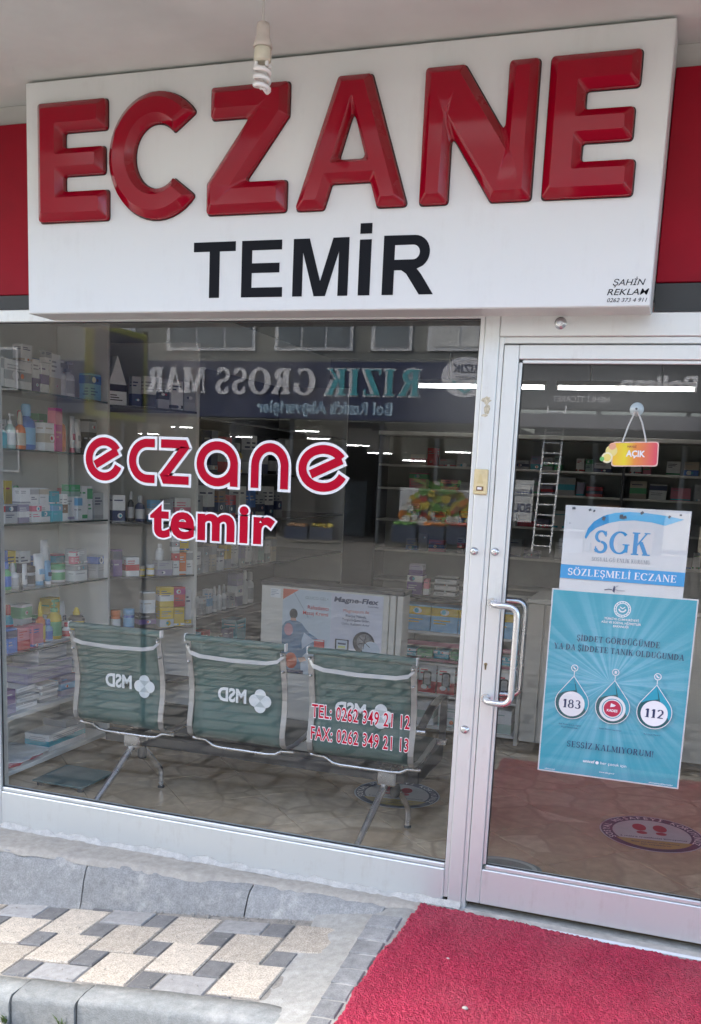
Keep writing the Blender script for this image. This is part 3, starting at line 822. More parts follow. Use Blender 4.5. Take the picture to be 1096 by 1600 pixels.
# dark rubber gaskets round the panes
def gasket(parent, x0, x1, z0, z1, t=.0035, y0=.0165, y1=.0218):
    for q in ((x0, x0+t, z0, z1), (x1-t, x1, z0, z1), (x0+t, x1-t, z0, z0+t), (x0+t, x1-t, z1-t, z1)):
        part('gasket', BLACKPL, (q[0], q[1], y0, y1, q[2], q[3]), parent=parent)
gasket(win, -2.2124, -.0940, .1385, 2.2114)
# bolts on the frame
def bolt(x, z, r, parent, y=0., face=CHROME):
    b = MB(); seg = 14
    prof = [(r*1.35, 0), (r*1.3, .003), (r, .004), (r, .011), (r*.8, .014), (r*.35, .0145)]
    vs = []; fs = []
    for rr, h in prof:
        for k in range(seg): vs.append((x+rr*math.cos(6.2832*k/seg), y-h, z+rr*math.sin(6.2832*k/seg)))
    for j in range(len(prof)-1):
        for k in range(seg): fs.append((j*seg+k, j*seg+(k+1) % seg, (j+1)*seg+(k+1) % seg, (j+1)*seg+k))
    b.add(vs, fs, None, True); b.add(vs[-seg:], [tuple(range(seg))])
    return b.build('bolt', face, parent)
bolt(-.060, 1.379, .0115, win); bolt(-.050, .694, .0125, win); bolt(.191, 2.192, .016, head)
# paint worn off the post
b = MB(); rnd = random.Random(2)
for cx, cz, rx, rz in ((-.052, 1.925, .018, .016), (-.048, 1.893, .013, .017), (-.056, 1.872, .012, .006)):
    b.add([(cx+rx*math.cos(6.2832*k/16)*rnd.uniform(.6, 1.15), -.0006, cz+rz*math.sin(6.2832*k/16)*rnd.uniform(.6, 1.15)) for k in range(16)], [tuple(range(16))])
b.build('glue_residue', M('glue_residue', (.55, .50, .36), .8, var=.35, scale=90), win)

# the door
door = part('door', FRAME, (.0, .0535, .0, .045, .0, 2.12), c=.003)             # lock stile
part('glazing_bead', FRAME, (.0540, .0665, .008, .04, .162, 2.060), c=.002, parent=door)
part('top_rail', FRAME, (.0540, .945, .0, .045, 2.070, 2.12), c=.003, parent=door)
part('glazing_bead', FRAME, (.0670, .865, .008, .04, 2.0565, 2.0695), c=.002, parent=door)
part('bottom_rail', FRAME, (.0540, .945, .0, .045, .0, .142), c=.003, parent=door)
part('glazing_bead', FRAME, (.0670, .865, .006, .04, .1425, .160), c=.003, parent=door)
part('hinge_stile', FRAME, (.880, .945, -.001, .046, .1428, 2.0692), c=.003, parent=door)
part('door_pane', GLASS, (.0668, .879, .020, .028, .1605, 2.0562), parent=door)
gasket(door, .0668, .8795, .1606, 2.0561, y0=.015, y1=.0198)
bolt(.018, 1.382, .0115, door)
def handle(y0, s):
    """offset pull: leaves the stile, swings out and across, runs down and back"""
    y = lambda d: y0-s*d
    def bend(p, q, r_, n=6):  # quarter bend control
        return [tuple(Vector(p)*(1-t)**2+2*t*(1-t)*Vector(q)+t*t*Vector(r_)) for t in [k/n for k in range(1, n)]]
    zt, zb = 1.192, .826; xb = .128
    pts = [(.022, y(0), zt), (.028, y(.03), zt)]
    pts += bend((.028, y(.03), zt), (.034, y(.062), zt), (.062, y(.066), zt))
    pts += [(.062, y(.066), zt), (.092, y(.068), zt)]
    pts += bend((.092, y(.068), zt), (xb, y(.07), zt), (xb, y(.07), zt-.04))
    pts += [(xb, y(.07), zt-.04), (xb, y(.07), zb+.04)]
    pts += bend((xb, y(.07), zb+.04), (xb, y(.07), zb), (.092, y(.068), zb))
    pts += [(.092, y(.068), zb), (.062, y(.066), zb)]
    pts += bend((.062, y(.066), zb), (.034, y(.062), zb), (.028, y(.03), zb))
    pts += [(.028, y(.03), zb), (.022, y(0), zb)]
    b = MB(); b.tube(pts, .0125, 12)
    h = b.build('handle', SATIN, door)
    return h
handle(0, 1); handle(.045, -1)
for z in (1.192, .826):
    b = MB(); seg = 16
    vs = [(.022+.0185*math.cos(6.2832*k/seg), -.0005-.004*j, z+.0185*math.sin(6.2832*k/seg)) for j in (0, 1) for k in range(seg)]
    b.add(vs, [(k, (k+1) % seg, seg+(k+1) % seg, seg+k) for k in range(seg)]+[tuple(range(seg, 2*seg))])
    b.build('rosette', SATIN, door)
b = MB()
kp = [(.013+.0062*math.cos(R(a)), .957+.0062*math.sin(R(a))) for a in range(-50, 231, 20)]+[(.0105, .936), (.0155, .936)]
b.prism(kp, 'y', -.0025, .002)
b.build('lock_cylinder', M('old_brass', (.30, .25, .14), .4, metal=1, var=.2, scale=60), door)
b = MB(); b.prism([(.0118, .940), (.0142, .940), (.0142, .957), (.0118, .957)], 'y', -.0032, -.0026); b.build('keyhole', BLACKPL, door)
# threshold under the door
part('threshold', M('threshold_stone', (.50, .46, .40), .6, var=.25, scale=14, bump=.3), (-.0015, .956, -.045, .10, -.09, -.032), c=.004)
part('sill_strip', WHITEPL, (.12, .956, -.060, -.0455, -.09, -.028), c=.003)
b = MB(); vs = []; rnd = random.Random(9); n = 60
for i in range(n+1):
    x = -2.212+(2.212-.02)*i/n; z = zledge(x)
    for y, dz in ((-.001, rnd.uniform(.006, .03)), (-.006, rnd.uniform(.004, .012)), (-.02-rnd.uniform(0, .012), .001)): vs.append((x, y, z+dz))
b.add(vs, [(i*3+k, i*3+k+1, (i+1)*3+k+1, (i+1)*3+k) for i in range(n) for k in range(2)], None, True)
b.build('mortar_fillet', speckle_mat('pale_mortar', (.56, .54, .49), (.42, .40, .36), .5, 180, .9, .8, (.36, .35, .32), .5), win)

# vinyl lettering on the window glass
def vinyl():
    F = Flat((0, .0215, 0))
    k = .022                    # white border beyond the red stroke
    sw = .034
    zt, zb, zm, rz = 1.731, 1.585, 1.658, .073
    def e_(x0, x1):
        cx = (x0+x1)/2; rx = (x1-x0)/2-.029
        p = [(cx+rx*math.cos(R(a)), zm+rz*math.sin(R(a))) for a in range(32, 347, 9)]
        return [p, [(cx-rx*.60, zm-rz*.34), (cx+rx*math.cos(R(29)), zm+rz*math.sin(R(29)))]]
    c_ = [[(-1.427, zt), (-1.462, zt)]+[(-1.462+.070*math.cos(R(a)), zm+rz*math.sin(R(a))) for a in range(100, 261, 10)]+[(-1.462, zb), (-1.427, zb)]]
    z_ = [[(-1.398, zt), (-1.292, zt), (-1.286, zt-.012), (-1.383, zb+.016), (-1.376, zb), (-1.268, zb)]]
    a_ = [[(-1.140+.076*math.cos(R(a)), zm+rz*math.sin(R(a))) for a in range(0, 361, 12)], [(-1.064, zm+.01), (-1.064, 1.570)]]
    n_ = [[(-.972, 1.570), (-.972, zm)]+[(-.908+.064*math.cos(R(a)), zm+rz*math.sin(R(a))) for a in range(170, 9, -10)]+[(-.844, zm), (-.844, 1.570)]]
    groups = [e_(-1.772, -1.567), c_, z_, a_, n_, e_(-.797, -.565)]
    for g in groups:
        for s_ in g: F.stroke(s_, sw+k, WHITEV, ext=k/2)
    F.h += .0004
    for g in groups:
        for s_ in g: F.stroke(s_, sw, REDV)
    return F
VF = vinyl()
VF.build('vinyl_word', win)['label'] = 'rounded red vinyl word eczane outlined in white on the window'
F = Flat((0, .0215, 0))
F.text('temir', -1.447, 1.346, WHITEV, x1=-.878, h=.158, bold=.066, res=4, ref=.032, space=1.07); F.h += .0004
F.text('temir', -1.447, 1.346, REDV, x1=-.878, h=.158, bold=.032, res=4, space=1.07)
F.build('vinyl_word', win)['label'] = 'bold red vinyl word temir outlined in white on the window'
F = Flat((0, .0215, 0))
for s_, z in (('TEL: 0262 349 21 12', .664), ('FAX: 0262 349 21 13', .571)):
    F.text(s_, -.690, z-.004, WHITEV, x1=-.275, h=.055, bold=.052, space=1.1, ref=.014); F.h += .0003
    F.text(s_, -.690, z-.004, REDV, x1=-.275, h=.055, bold=.014, space=1.1)
F.build('vinyl_numbers', win)['label'] = 'red vinyl telephone and fax numbers low on the window'

# ================================================================== shop sign
sign = empty('shop_sign', (-.7, -.08, 2.217), 'white box sign with raised red letters ECZANE above black TEMIR', 'sign')
b = MB(); b.box(-1.904, .495, -.160, .020, 2.217, 3.071, c=.004); b.build('sign_box', SIGNWHITE, sign)
def E_(wd):
    h, s_, m = .43, .118, .098
    return [list([(0, 0), (wd, 0), (wd, .108), (s_, .108), (s_, .166), (wd*.95, .166), (wd*.95, .166+m), (s_, .166+m), (s_, .322), (wd*.98, .322), (wd*.98, h), (0, h)])]
def C_():
    cx, cy, rx, ry, t = .205, .215, .205, .222, .108
    o = [(cx+rx*math.cos(R(a)), cy+ry*math.sin(R(a))) for a in range(40, 321, 8)]
    i = [(cx+(rx-t)*math.cos(R(a)), cy+(ry-t)*math.sin(R(a))) for a in range(316, 43, -8)]
    return [o+i]
def Z_():
    w_, h, m = .315, .43, .106
    return [list([(0, 0), (w_, 0), (w_, m), (.150, m), (w_, .318), (w_, h), (.012, h), (.012, h-m), (.168, h-m), (0, .105)])]
def A_():
    w_, h = .415, .43
    return [[(0, 0), (.108, 0), (.135, .085), (.280, .085), (.307, 0), (w_, 0), (.268, h), (.148, h)], [(.157, .160), (.259, .160), (.208, .325)]]
def N_():
    w_, h = .380, .43
    return [list([(0, 0), (.098, 0), (.098, .222), (.246, 0), (w_, 0), (w_, h), (.282, h), (.282, .208), (.134, h), (0, h)])]
for ch, lp, x in (('E', E_(.312), -1.838), ('C', C_(), -1.520), ('Z', Z_(), -1.106), ('A', A_(), -.755), ('N', N_(), -.296), ('E', E_(.288), .120)):
    relief_letter('raised_letter', lp, (x, -.160, 2.556), REDL, sign)
    # recess line round the letter, where it is let into the face
    F = Flat((x, -.1602, 2.556))
    for l in lp:
        l = fillet(l, .012); F.stroke(list(l)+[l[0], l[1]], .007, BLACKPL)
    F.h = .0003
    F.build('letter_surround', sign)
F = Flat((0, -.1602, 2.266)); H_ = .198
S_ = .042; T_ = .034
def up(pts, x): return [(x+p[0], p[1]) for p in pts]
F.poly(up([(.066, 0), (.108, 0), (.108, H_-T_), (.173, H_-T_), (.173, H_), (0, H_), (0, H_-T_), (.066, H_-T_)], -1.163), BLACKV)
F.poly(up([(0, 0), (.165, 0), (.165, T_), (S_, T_), (S_, .085), (.152, .085), (.152, .085+T_), (S_, .085+T_), (S_, H_-T_), (.160, H_-T_), (.160, H_), (0, H_)], -.965), BLACKV)
F.poly(up([(0, 0), (.038, 0), (.038, .150), (.084, 0), (.128, 0), (.175, .150), (.175, 0), (.213, 0), (.213, H_), (.152, H_), (.107, .052), (.062, H_), (0, H_)], -.760), BLACKV)
F.poly(up([(0, 0), (S_+.002, 0), (S_+.002, .188), (0, .188)], -.508), BLACKV)
F.poly(up([(0, .207), (S_+.002, .207), (S_+.002, .242), (0, .242)], -.508), BLACKV)
arc_o = [(.112+.056*math.cos(R(a)), .141+.056*math.sin(R(a))) for a in range(90, -61, -12)]
arc_i = [(.108+.024*math.cos(R(a)), .141+.024*math.sin(R(a))) for a in range(-90, 91, 15)]
F.poly(up([(0, 0), (S_, 0), (S_, .082), (.068, .082), (.086, .070), (.136, 0), (.187, 0), (.140, .068), (.124, .086)]+arc_o[::-1]+[(0, H_)], -.419), BLACKV)
F.h += .0003
F.poly(up([(S_, .117)]+arc_i+[(S_, .165)], -.419), SIGNWHITE)
F.build('name_lettering', sign)['label'] = 'bold black name TEMIR on the lower half of the sign'
F = Flat((0, -.1602, 0))
F.text('ŞAHİN', .372, 2.284, BLACKV, x1=.474, h=.019, shear=.25, bold=.002)
F.text('REKLAM', .356, 2.254, BLACKV, x1=.488, h=.019, shear=.25, bold=.002)
F.text('0262 373 4 911', .358, 2.232, BLACKV, x1=.484, h=.0125, shear=.25)
F.build('maker_lettering', sign)['label'] = 'small slanted black sign maker name and number in the corner'

# ================================================================== small things on the front
# pendant lamp
pl = empty('pendant_bulb', (-.708, -.58, 2.82), 'unlit spiral bulb hanging on a white cord from the soffit', 'lamp')
LX, LY = -.708, -.58
b = MB(); b.tube([(LX, LY, 3.079), (LX-.002, LY, 3.04), (LX-.001, LY, 2.992)], .0042, 8); b.build('cord', M('cord_white', (.60, .57, .53), .6), pl)
b = MB(); b.lathe([(.010, 2.998), (.018, 2.995), (.021, 2.985), (.021, 2.966), (.0195, 2.96), (.024, 2.95), (.0285, 2.938), (.030, 2.925), (.0275, 2.9245), (.024, 2.932)], (LX, LY, 0), 20)
b.build('lamp_socket', M('socket_bakelite', (.56, .50, .44), .45, var=.06), pl)
b = MB(); b.lathe([(.0235, 2.934), (.0245, 2.925), (.0262, 2.922), (.0275, 2.893), (.026, 2.886), (.020, 2.884)], (LX, LY, 0), 20)
b.build('lamp_base', M('lamp_base_cream', (.58, .54, .42), .5, var=.05), pl)
b = MB(); hp = []
for k in range(66):
    a = k*.30; z = 2.888-.0011*k if k > 3 else 2.888-.0006*k
    hp.append((LX+.0225*math.cos(a+.5), LY+.0225*math.sin(a+.5), z-.012))
b.tube(hp, .0068, 8)
hp2 = [hp[-1], (LX+.012, LY-.012, 2.806), (LX+.002, LY-.010, 2.808), (LX-.004, LY, 2.818), (LX, LY+.004, 2.84)]
b.tube(hp2, .0066, 8)
b.tube([(LX-.016, LY-.01, 2.886), (LX-.0165, LY-.012, 2.868)], .0058, 8); b.tube([(LX+.017, LY-.005, 2.886), (LX+.018, LY-.007, 2.87)], .0058, 8)
b.build('spiral_tube', M('lamp_glass_white', (.76, .73, .69), .25, var=.03), pl)

# bell plate on the post
bp_ = MB(); bp_.box(-.078, -.026, -.009, -.0005, 1.588, 1.680, c=.003)
bell = tag(bp_.build('bell_plate', IVORY, off=(-.052, -.004, 1.634)), 'yellowed plastic bell plate on the post beside the door', 'bell plate')
F = Flat((0, -.0092, 0))
F.poly([(-.064, 1.628), (-.042, 1.628), (-.042, 1.634), (-.0455, 1.640), (-.047, 1.655), (-.053, 1.664), (-.059, 1.655), (-.0605, 1.640), (-.064, 1.634)], M('ivory_relief', (.56, .45, .22), .5, var=.1))
F.build('bell_mark', bell)
b = MB(); b.box(-.066, -.040, -.0115, -.0088, 1.602, 1.618, c=.001); b.build('name_slot', M('slot_brown', (.20, .12, .06), .5, var=.3, scale=60), bell)
b = MB(); b.box(-.062, -.046, -.0135, -.0116, 1.606, 1.6145, c=.001); b.build('push_button', WHITEPL, bell)

# door mat
MATRED = None
def coil_mat(name):
    m = bpy.data.materials.new(name); m.use_nodes = True
    n = m.node_tree.nodes; l = m.node_tree.links; bs = n['Principled BSDF']; bs.inputs['Roughness'].default_value = .55
    ge = n.new('ShaderNodeNewGeometry')
    vo = n.new('ShaderNodeTexVoronoi'); vo.inputs['Scale'].default_value = 210; vo.feature = 'SMOOTH_F1'
    nz = n.new('ShaderNodeTexNoise'); nz.inputs['Scale'].default_value = 135; nz.inputs['Detail'].default_value = 3
    n2 = n.new('ShaderNodeTexNoise'); n2.inputs['Scale'].default_value = 3.2; n2.inputs['Detail'].default_value = 6
    for q in (vo, nz, n2): l.new(ge.outputs['Position'], q.inputs['Vector'])
    cr = n.new('ShaderNodeValToRGB'); e = cr.color_ramp.elements
    e[0].position = .25; e[0].color = (.25, .006, .024, 1); e[1].position = .72; e[1].color = (.50, .024, .070, 1)
    l.new(nz.outputs['Fac'], cr.inputs[0])
    mr = n.new('ShaderNodeMapRange'); mr.inputs[1].default_value = .45; mr.inputs[2].default_value = .72; mr.inputs[4].default_value = .26
    l.new(n2.outputs['Fac'], mr.inputs[0])
    mx = n.new('ShaderNodeMix'); mx.data_type = 'RGBA'; mx.inputs[7].default_value = (.52, .13, .14, 1)
    l.new(mr.outputs[0], mx.inputs[0]); l.new(cr.outputs[0], mx.inputs[6])
    n4 = n.new('ShaderNodeTexNoise'); n4.inputs['Scale'].default_value = 9; n4.inputs['Detail'].default_value = 5; l.new(ge.outputs['Position'], n4.inputs['Vector'])
    m4 = n.new('ShaderNodeMapRange'); m4.inputs[1].default_value = .3; m4.inputs[2].default_value = .7; m4.inputs[3].default_value = .88; m4.inputs[4].default_value = 1.12; l.new(n4.outputs['Fac'], m4.inputs[0])
    v4 = n.new('ShaderNodeVectorMath'); v4.operation = 'SCALE'; l.new(mx.outputs[2], v4.inputs[0]); l.new(m4.outputs[0], v4.inputs['Scale']); l.new(v4.outputs[0], bs.inputs['Base Color'])
    ad = n.new('ShaderNodeMath'); ad.operation = 'MULTIPLY_ADD'; ad.inputs[1].default_value = -1.2
    l.new(vo.outputs['Distance'], ad.inputs[0]); l.new(nz.outputs['Fac'], ad.inputs[2])
    bp = n.new('ShaderNodeBump'); bp.inputs['Strength'].default_value = .9; bp.inputs['Distance'].default_value = .006
    l.new(ad.outputs[0], bp.inputs['Height']); l.new(bp.outputs[0], bs.inputs['Normal'])
    return m
MATRED = coil_mat('red_coil_vinyl')
rnd = random.Random(21)
dm_o = Vector((-.178, -.034)); dU = Vector((1, -.055)).normalized(); dV = Vector((-.052, -1)).normalized()
nx, ny = 230, 380; Wm, Hm = 1.5, 2.45
def hash2(i, j): return random.Random(i*7919+j*104729).random()
b = MB(); vs = []
for j in range(ny+1):
    for i in range(nx+1):
        u = Wm*i/nx; v = Hm*j/ny
        wu = max(0, 1-i/10); wv = max(0, 1-j/10)
        u += wu*(.006*math.sin(v*9)+.004*math.sin(v*23+1)); v += wv*(.005*math.sin(u*11)+.004*math.sin(u*27))
        if i in (0, nx): u += rnd.uniform(-.006, .006)
        if j in (0, ny): v += rnd.uniform(-.006, .006)
        p = dm_o+dU*u+dV*v
        edge = min(i, j, nx-i, ny-j)
        vs.append((p.x+rnd.uniform(-.0015, .0015), p.y+rnd.uniform(-.0015, .0015), zplat(max(p.x, -.24), p.y)+.013+rnd.uniform(-.0035, .0045)-(.006 if edge == 0 else 0)))
m = nx+1
b.add(vs, [(j*m+i, j*m+i+1, (j+1)*m+i+1, (j+1)*m+i) for j in range(ny) for i in range(nx)], None, True)
rim = [vs[i] for i in range(nx+1)]+[vs[j*m+nx] for j in range(1, ny+1)]+[vs[ny*m+i] for i in range(nx-1, -1, -1)]+[vs[j*m] for j in range(ny-1, 0, -1)]
k = len(rim); b.add(rim+[(x, y, z-.02) for x, y, z in rim], [(i, (i+1) % k, (i+1) % k+k, i+k) for i in range(k)])
tag(b.build('door_mat', MATRED, off=(.5, -.6, -.06)), 'large red coiled-vinyl mat lying in front of the glass door', 'mat')
STONEP = speckle_mat('pebble_stone', (.55, .50, .42), (.35, .32, .28), .4, 200, .8, .3)
for k, (x, y, r, lab) in enumerate(((.03, -.42, .006, 'smallest pale pebble on the red mat, nearest the door'), (.155, -.70, .009, 'white pebble near the middle of the red mat'), (-.03, -.985, .011, 'grey pebble on the red mat nearest the kerb'))):
    b = MB(); b.lathe([(r*.3, 0), (r*.9, r*.25), (r, r*.5), (r*.75, r*.95), (r*.2, r*1.15)], (x, y, zplat(x, y)+.012), 9, sx=1.2, sy=.85)
    tag(b.build('pebble', STONEP, off=(x, y, zplat(x, y)+.012)), lab, 'pebble', 'pebbles on the mat')

# posters on the door, inside the glass
BLUE = M('print_blue', (.03, .30, .60), .5, var=.03); BLUEL = M('print_light_blue', (.12, .46, .72), .5, var=.05)
NAVY = M('print_navy', (.015, .03, .09), .5, var=.03); GREYT = M('print_grey', (.22, .27, .31), .5, var=.03)
b = MB(); b.box(.258, .690, .0300, .0306, 1.02, 1.566)
sg = tag(b.build('sgk_poster', PAPERW, off=(.47, .03, 1.02)), 'white and blue SGK contract pharmacy sheet behind the door glass', 'poster')
F = Flat((0, .0298, 0))
# swoosh
up_ = [(.334, 1.455), (.343, 1.487), (.362, 1.512), (.392, 1.533), (.432, 1.547), (.482, 1.553), (.54, 1.552), (.605, 1.546), (.668, 1.536)]
lo_ = [(.668, 1.536), (.606, 1.511), (.56, 1.520), (.50, 1.524), (.45, 1.519), (.405, 1.507), (.372, 1.490), (.352, 1.472), (.339, 1.448)]
F.poly(up_+lo_[1:], BLUEL)
F.poly([(.334, 1.455), (.343, 1.487), (.362, 1.512), (.392, 1.533), (.410, 1.540), (.414, 1.510), (.372, 1.490), (.352, 1.472), (.339, 1.448)], BLUE)
F.serif('SGK', .368, 1.402, BLUE, x1=.563, h=.080, weight=1.3, gap=.08)
F.serif('SOSYAL GÜVENLİK KURUMU', .366, 1.372, GREYT, x1=.568, h=.014, weight=1.2)
F.rect(.2582, 1.302, .6898, 1.352, BLUE)
F.serif('SÖZLEŞMELİ ECZANE', .285, 1.315, WHITEV, x1=.662, h=.025, weight=1.25, gap=.1)
F.poly([(.448, 1.268), (.456, 1.262), (.458, 1.284), (.452, 1.288)], NAVY); F.stroke([(.42, 1.270), (.435, 1.274), (.447, 1.272)], .003, NAVY); F.stroke([(.458, 1.274), (.47, 1.271), (.492, 1.272)], .002, GREYT)
F.stroke([(.455, 1.28), (.462, 1.287), (.468, 1.288)], .002, GREYT)
F.build('print', sg)
F = Flat((0, .0296, 0)); F.h += .002
TAPE = M('old_tape_mark', (.10, .12, .14), .5, var=.3, scale=200)
for x, z, s_, a in ((.288, 1.556, .006, 0), (.345, 1.553, .005, 20), (.36, 1.550, .004, 40), (.395, 1.525, .007, 70), (.455, 1.535, .008, 85), (.467, 1.533, .007, 10), (.525, 1.552, .006, 30), (.618, 1.543, .005, 60), (.655, 1.551, .004, 0), (.278, 1.502, .002, 0)):
    ca, sa = math.cos(R(a)), math.sin(R(a))
    F = Flat((0, .0296, 0)); F.h += .002
    F.poly([(x+s_*(p*ca-q*sa), z+s_*(p*sa+q*ca)) for p, q in ((-1, -.8), (1, -.7), (.8, .8), (-1, .6))], TAPE); F.build('tape_mark', sg)

def ray_mat(name):
    """teal poster ground with faint light rays printed on it"""
    m = bpy.data.materials.new(name); m.use_nodes = True
    n = m.node_tree.nodes; l = m.node_tree.links; bs = n['Principled BSDF']; bs.inputs['Roughness'].default_value = .45
    ge = n.new('ShaderNodeNewGeometry'); sp = n.new('ShaderNodeSeparateXYZ'); l.new(ge.outputs['Position'], sp.inputs[0])
    dx = n.new('ShaderNodeMath'); dx.operation = 'SUBTRACT'; dx.inputs[1].default_value = .47; l.new(sp.outputs[0], dx.inputs[0])
    dz = n.new('ShaderNodeMath'); dz.operation = 'SUBTRACT'; dz.inputs[1].default_value = .93; l.new(sp.outputs[2], dz.inputs[0])
    at = n.new('ShaderNodeMath'); at.operation = 'ARCTAN2'; l.new(dz.outputs[0], at.inputs[0]); l.new(dx.outputs[0], at.inputs[1])
    nz = n.new('ShaderNodeTexNoise'); nz.noise_dimensions = '1D'; nz.inputs['Scale'].default_value = 7; nz.inputs['Detail'].default_value = 3
    l.new(at.outputs[0], nz.inputs['W'])
    le = n.new('ShaderNodeVectorMath'); le.operation = 'LENGTH'
    cb = n.new('ShaderNodeCombineXYZ'); l.new(dx.outputs[0], cb.inputs[0]); l.new(dz.outputs[0], cb.inputs[1]); l.new(cb.outputs[0], le.inputs[0])
    mr = n.new('ShaderNodeMapRange'); mr.inputs[1].default_value = .0; mr.inputs[2].default_value = .42; mr.inputs[3].default_value = .75; mr.inputs[4].default_value = .12
    l.new(le.outputs['Value'], mr.inputs[0])
    r2 = n.new('ShaderNodeMapRange'); r2.inputs[1].default_value = .42; r2.inputs[2].default_value = .62; l.new(nz.outputs['Fac'], r2.inputs[0])
    r3 = n.new('ShaderNodeMapRange'); r3.inputs[3].default_value = .35; r3.inputs[4].default_value = 1; l.new(r2.outputs[0], r3.inputs[0])
    mu = n.new('ShaderNodeMath'); mu.operation = 'MULTIPLY'; l.new(mr.outputs[0], mu.inputs[0]); l.new(r3.outputs[0], mu.inputs[1])
    mx = n.new('ShaderNodeMix'); mx.data_type = 'RGBA'; mx.inputs[6].default_value = (.008, .29, .37, 1); mx.inputs[7].default_value = (.26, .54, .66, 1)
    l.new(mu.outputs[0], mx.inputs[0]); l.new(mx.outputs[2], bs.inputs['Base Color'])
    return m
b = MB(); b.box(.234, .744, .0285, .0291, .566, 1.262)
ps = tag(b.build('teal_poster', PAPERW, off=(.49, .028, .566)), 'teal helpline poster with three drop shapes behind the door glass', 'poster')
F = Flat((0, .0283, 0))
F.rect(.239, .571, .739, 1.257, ray_mat('teal_rays'))
DKT = M('print_dark_teal', (.006, .085, .095), .5, var=.05); MIDT = M('print_mid_teal', (.02, .30, .40), .5, var=.05)
F.ring(.489, 1.205, .022, .003, WHITEV, n=24); F.ring(.489, 1.205, .0285, .003, WHITEV, n=24)
for k in range(16): F.disc(.489+.0255*math.cos(R(22.5*k)), 1.205+.0255*math.sin(R(22.5*k)), .0018, WHITEV, n=6)
F.ring(.489, 1.208, .012, .005, WHITEV, a0=190, a1=350, n=12); F.stroke([(.480, 1.214), (.489, 1.207), (.498, 1.214)], .003, WHITEV)
F.text('TÜRKİYE CUMHURİYETİ', .489, 1.164, WHITEV, h=.0078, align='c', bold=.02)
F.text('AİLE VE SOSYAL HİZMETLER', .489, 1.151, WHITEV, h=.0078, align='c', bold=.02)
F.text('BAKANLIĞI', .489, 1.138, WHITEV, h=.0078, align='c', bold=.02)
F.serif('ŞİDDET GÖRDÜĞÜMDE', .338, 1.077, NAVY, x1=.630, h=.0215, weight=1.15)
F.serif('YA DA ŞİDDETE TANIK OLDUĞUMDA', .258, 1.040, NAVY, x1=.716, h=.0215, weight=1.15)
CRIM = M('print_crimson', (.42, .02, .06), .5, var=.05)
for cx, num in ((.340, '183'), (.487, ''), (.634, '112')):
    cz = .842
    def drop(r, tip): return [(cx, cz+tip)]+[(cx+r*math.cos(R(a)), cz+r*math.sin(R(a))) for a in range(38, -219, -12)]
    F.poly(drop(.062, .103), WHITEV); F.poly(drop(.0595, .099), DKT)
    F.poly([(cx, cz+.099)]+[(cx+.0595*math.cos(R(a)), cz+.0595*math.sin(R(a))) for a in range(38, -30, -8)]+[(cx+.02, cz+.03)], MIDT)
    F.poly([(cx, cz+.099), (cx+.01, cz+.05), (cx-.03, cz+.04)]+[(cx-.0595*math.cos(R(a)), cz+.0595*math.sin(R(a))) for a in (30, 36)], MIDT)
    F.disc(cx, cz-.004, .047, WHITEV, n=32)
    F.stroke([(cx, cz+.10), (cx, cz+.120)], .0022, WHITEV); F.ring(cx, cz+.132, .0115, .0026, WHITEV, n=20)
    if num:
        F.stroke([(cx-.005, cz+.137), (cx-.001, cz+.131), (cx+.005, cz+.128)], .004, WHITEV)
        F.serif(num, cx-.033, cz-.020, NAVY, x1=cx+.033, h=.032, weight=1.5)
    else:
        F.rect(cx-.004, cz+.1265, cx+.004, cz+.1375, WHITEV)
        F.ring(cx, cz-.004, .036, .003, MIDT); F.disc(cx, cz-.004, .0305, CRIM)
        F.text('KADES', cx, cz-.016, WHITEV, h=.0095, align='c', bold=.03)
        F.poly([(cx-.008, cz+.001), (cx-.006, cz+.016), (cx+.012, cz+.010), (cx+.006, cz+.004)], WHITEV)
for cx, ls in ((.340, ('Aile, Kadın, Çocuk, Engelli', 'Sosyal Destek Hattı')), (.487, ('Kadın Destek Uygulaması',)), (.634, ('Acil Çağrı Merkezi',))):
    for k, s_ in enumerate(ls): F.text(s_, cx, .757-.011*k, NAVY, h=.0052, align='c', shear=.15)
F.serif('SESSİZ KALMIYORUM!', .336, .676, NAVY, x1=.646, h=.0225, weight=1.15)
F.text('unicef', .400, .624, WHITEV, x1=.442, h=.0105, bold=.02); F.disc(.451, .628, .006, WHITEV, n=14)
F.text('her çocuk için', .463, .624, WHITEV, x1=.556, h=.0105)
F.text('www.aile.gov.tr', .489, .592, WHITEV, h=.006, align='c')
F.text('ailevesosyal', .262, .578, WHITEV, h=.0055); F.text('ailevesosyalhizmetler', .640, .578, WHITEV, x1=.724, h=.0055)
F.build('print', ps)

# open sign hanging from a suction cup
hs = empty('open_sign', (.475, .016, 1.71), 'yellow to pink open sign on a cord under a suction cup on the door', 'sign')
def grad_mat(name, stops, x0, x1):
    m = bpy.data.materials.new(name); m.use_nodes = True
    n = m.node_tree.nodes; l = m.node_tree.links; bs = n['Principled BSDF']; bs.inputs['Roughness'].default_value = .35
    tc = n.new('ShaderNodeNewGeometry'); sp = n.new('ShaderNodeSeparateXYZ'); mr = n.new('ShaderNodeMapRange')
    mr.inputs[1].default_value = x0; mr.inputs[2].default_value = x1
    cr = n.new('ShaderNodeValToRGB'); e = cr.color_ramp.elements
    e[0].position, e[0].color = stops[0][0], (*stops[0][1], 1); e[1].position, e[1].color = stops[-1][0], (*stops[-1][1], 1)
    for p, c in stops[1:-1]: q = e.new(p); q.color = (*c, 1)
    l.new(tc.outputs['Position'], sp.inputs[0]); l.new(sp.outputs[0], mr.inputs[0]); l.new(mr.outputs[0], cr.inputs[0]); l.new(cr.outputs[0], bs.inputs['Base Color'])
    return m
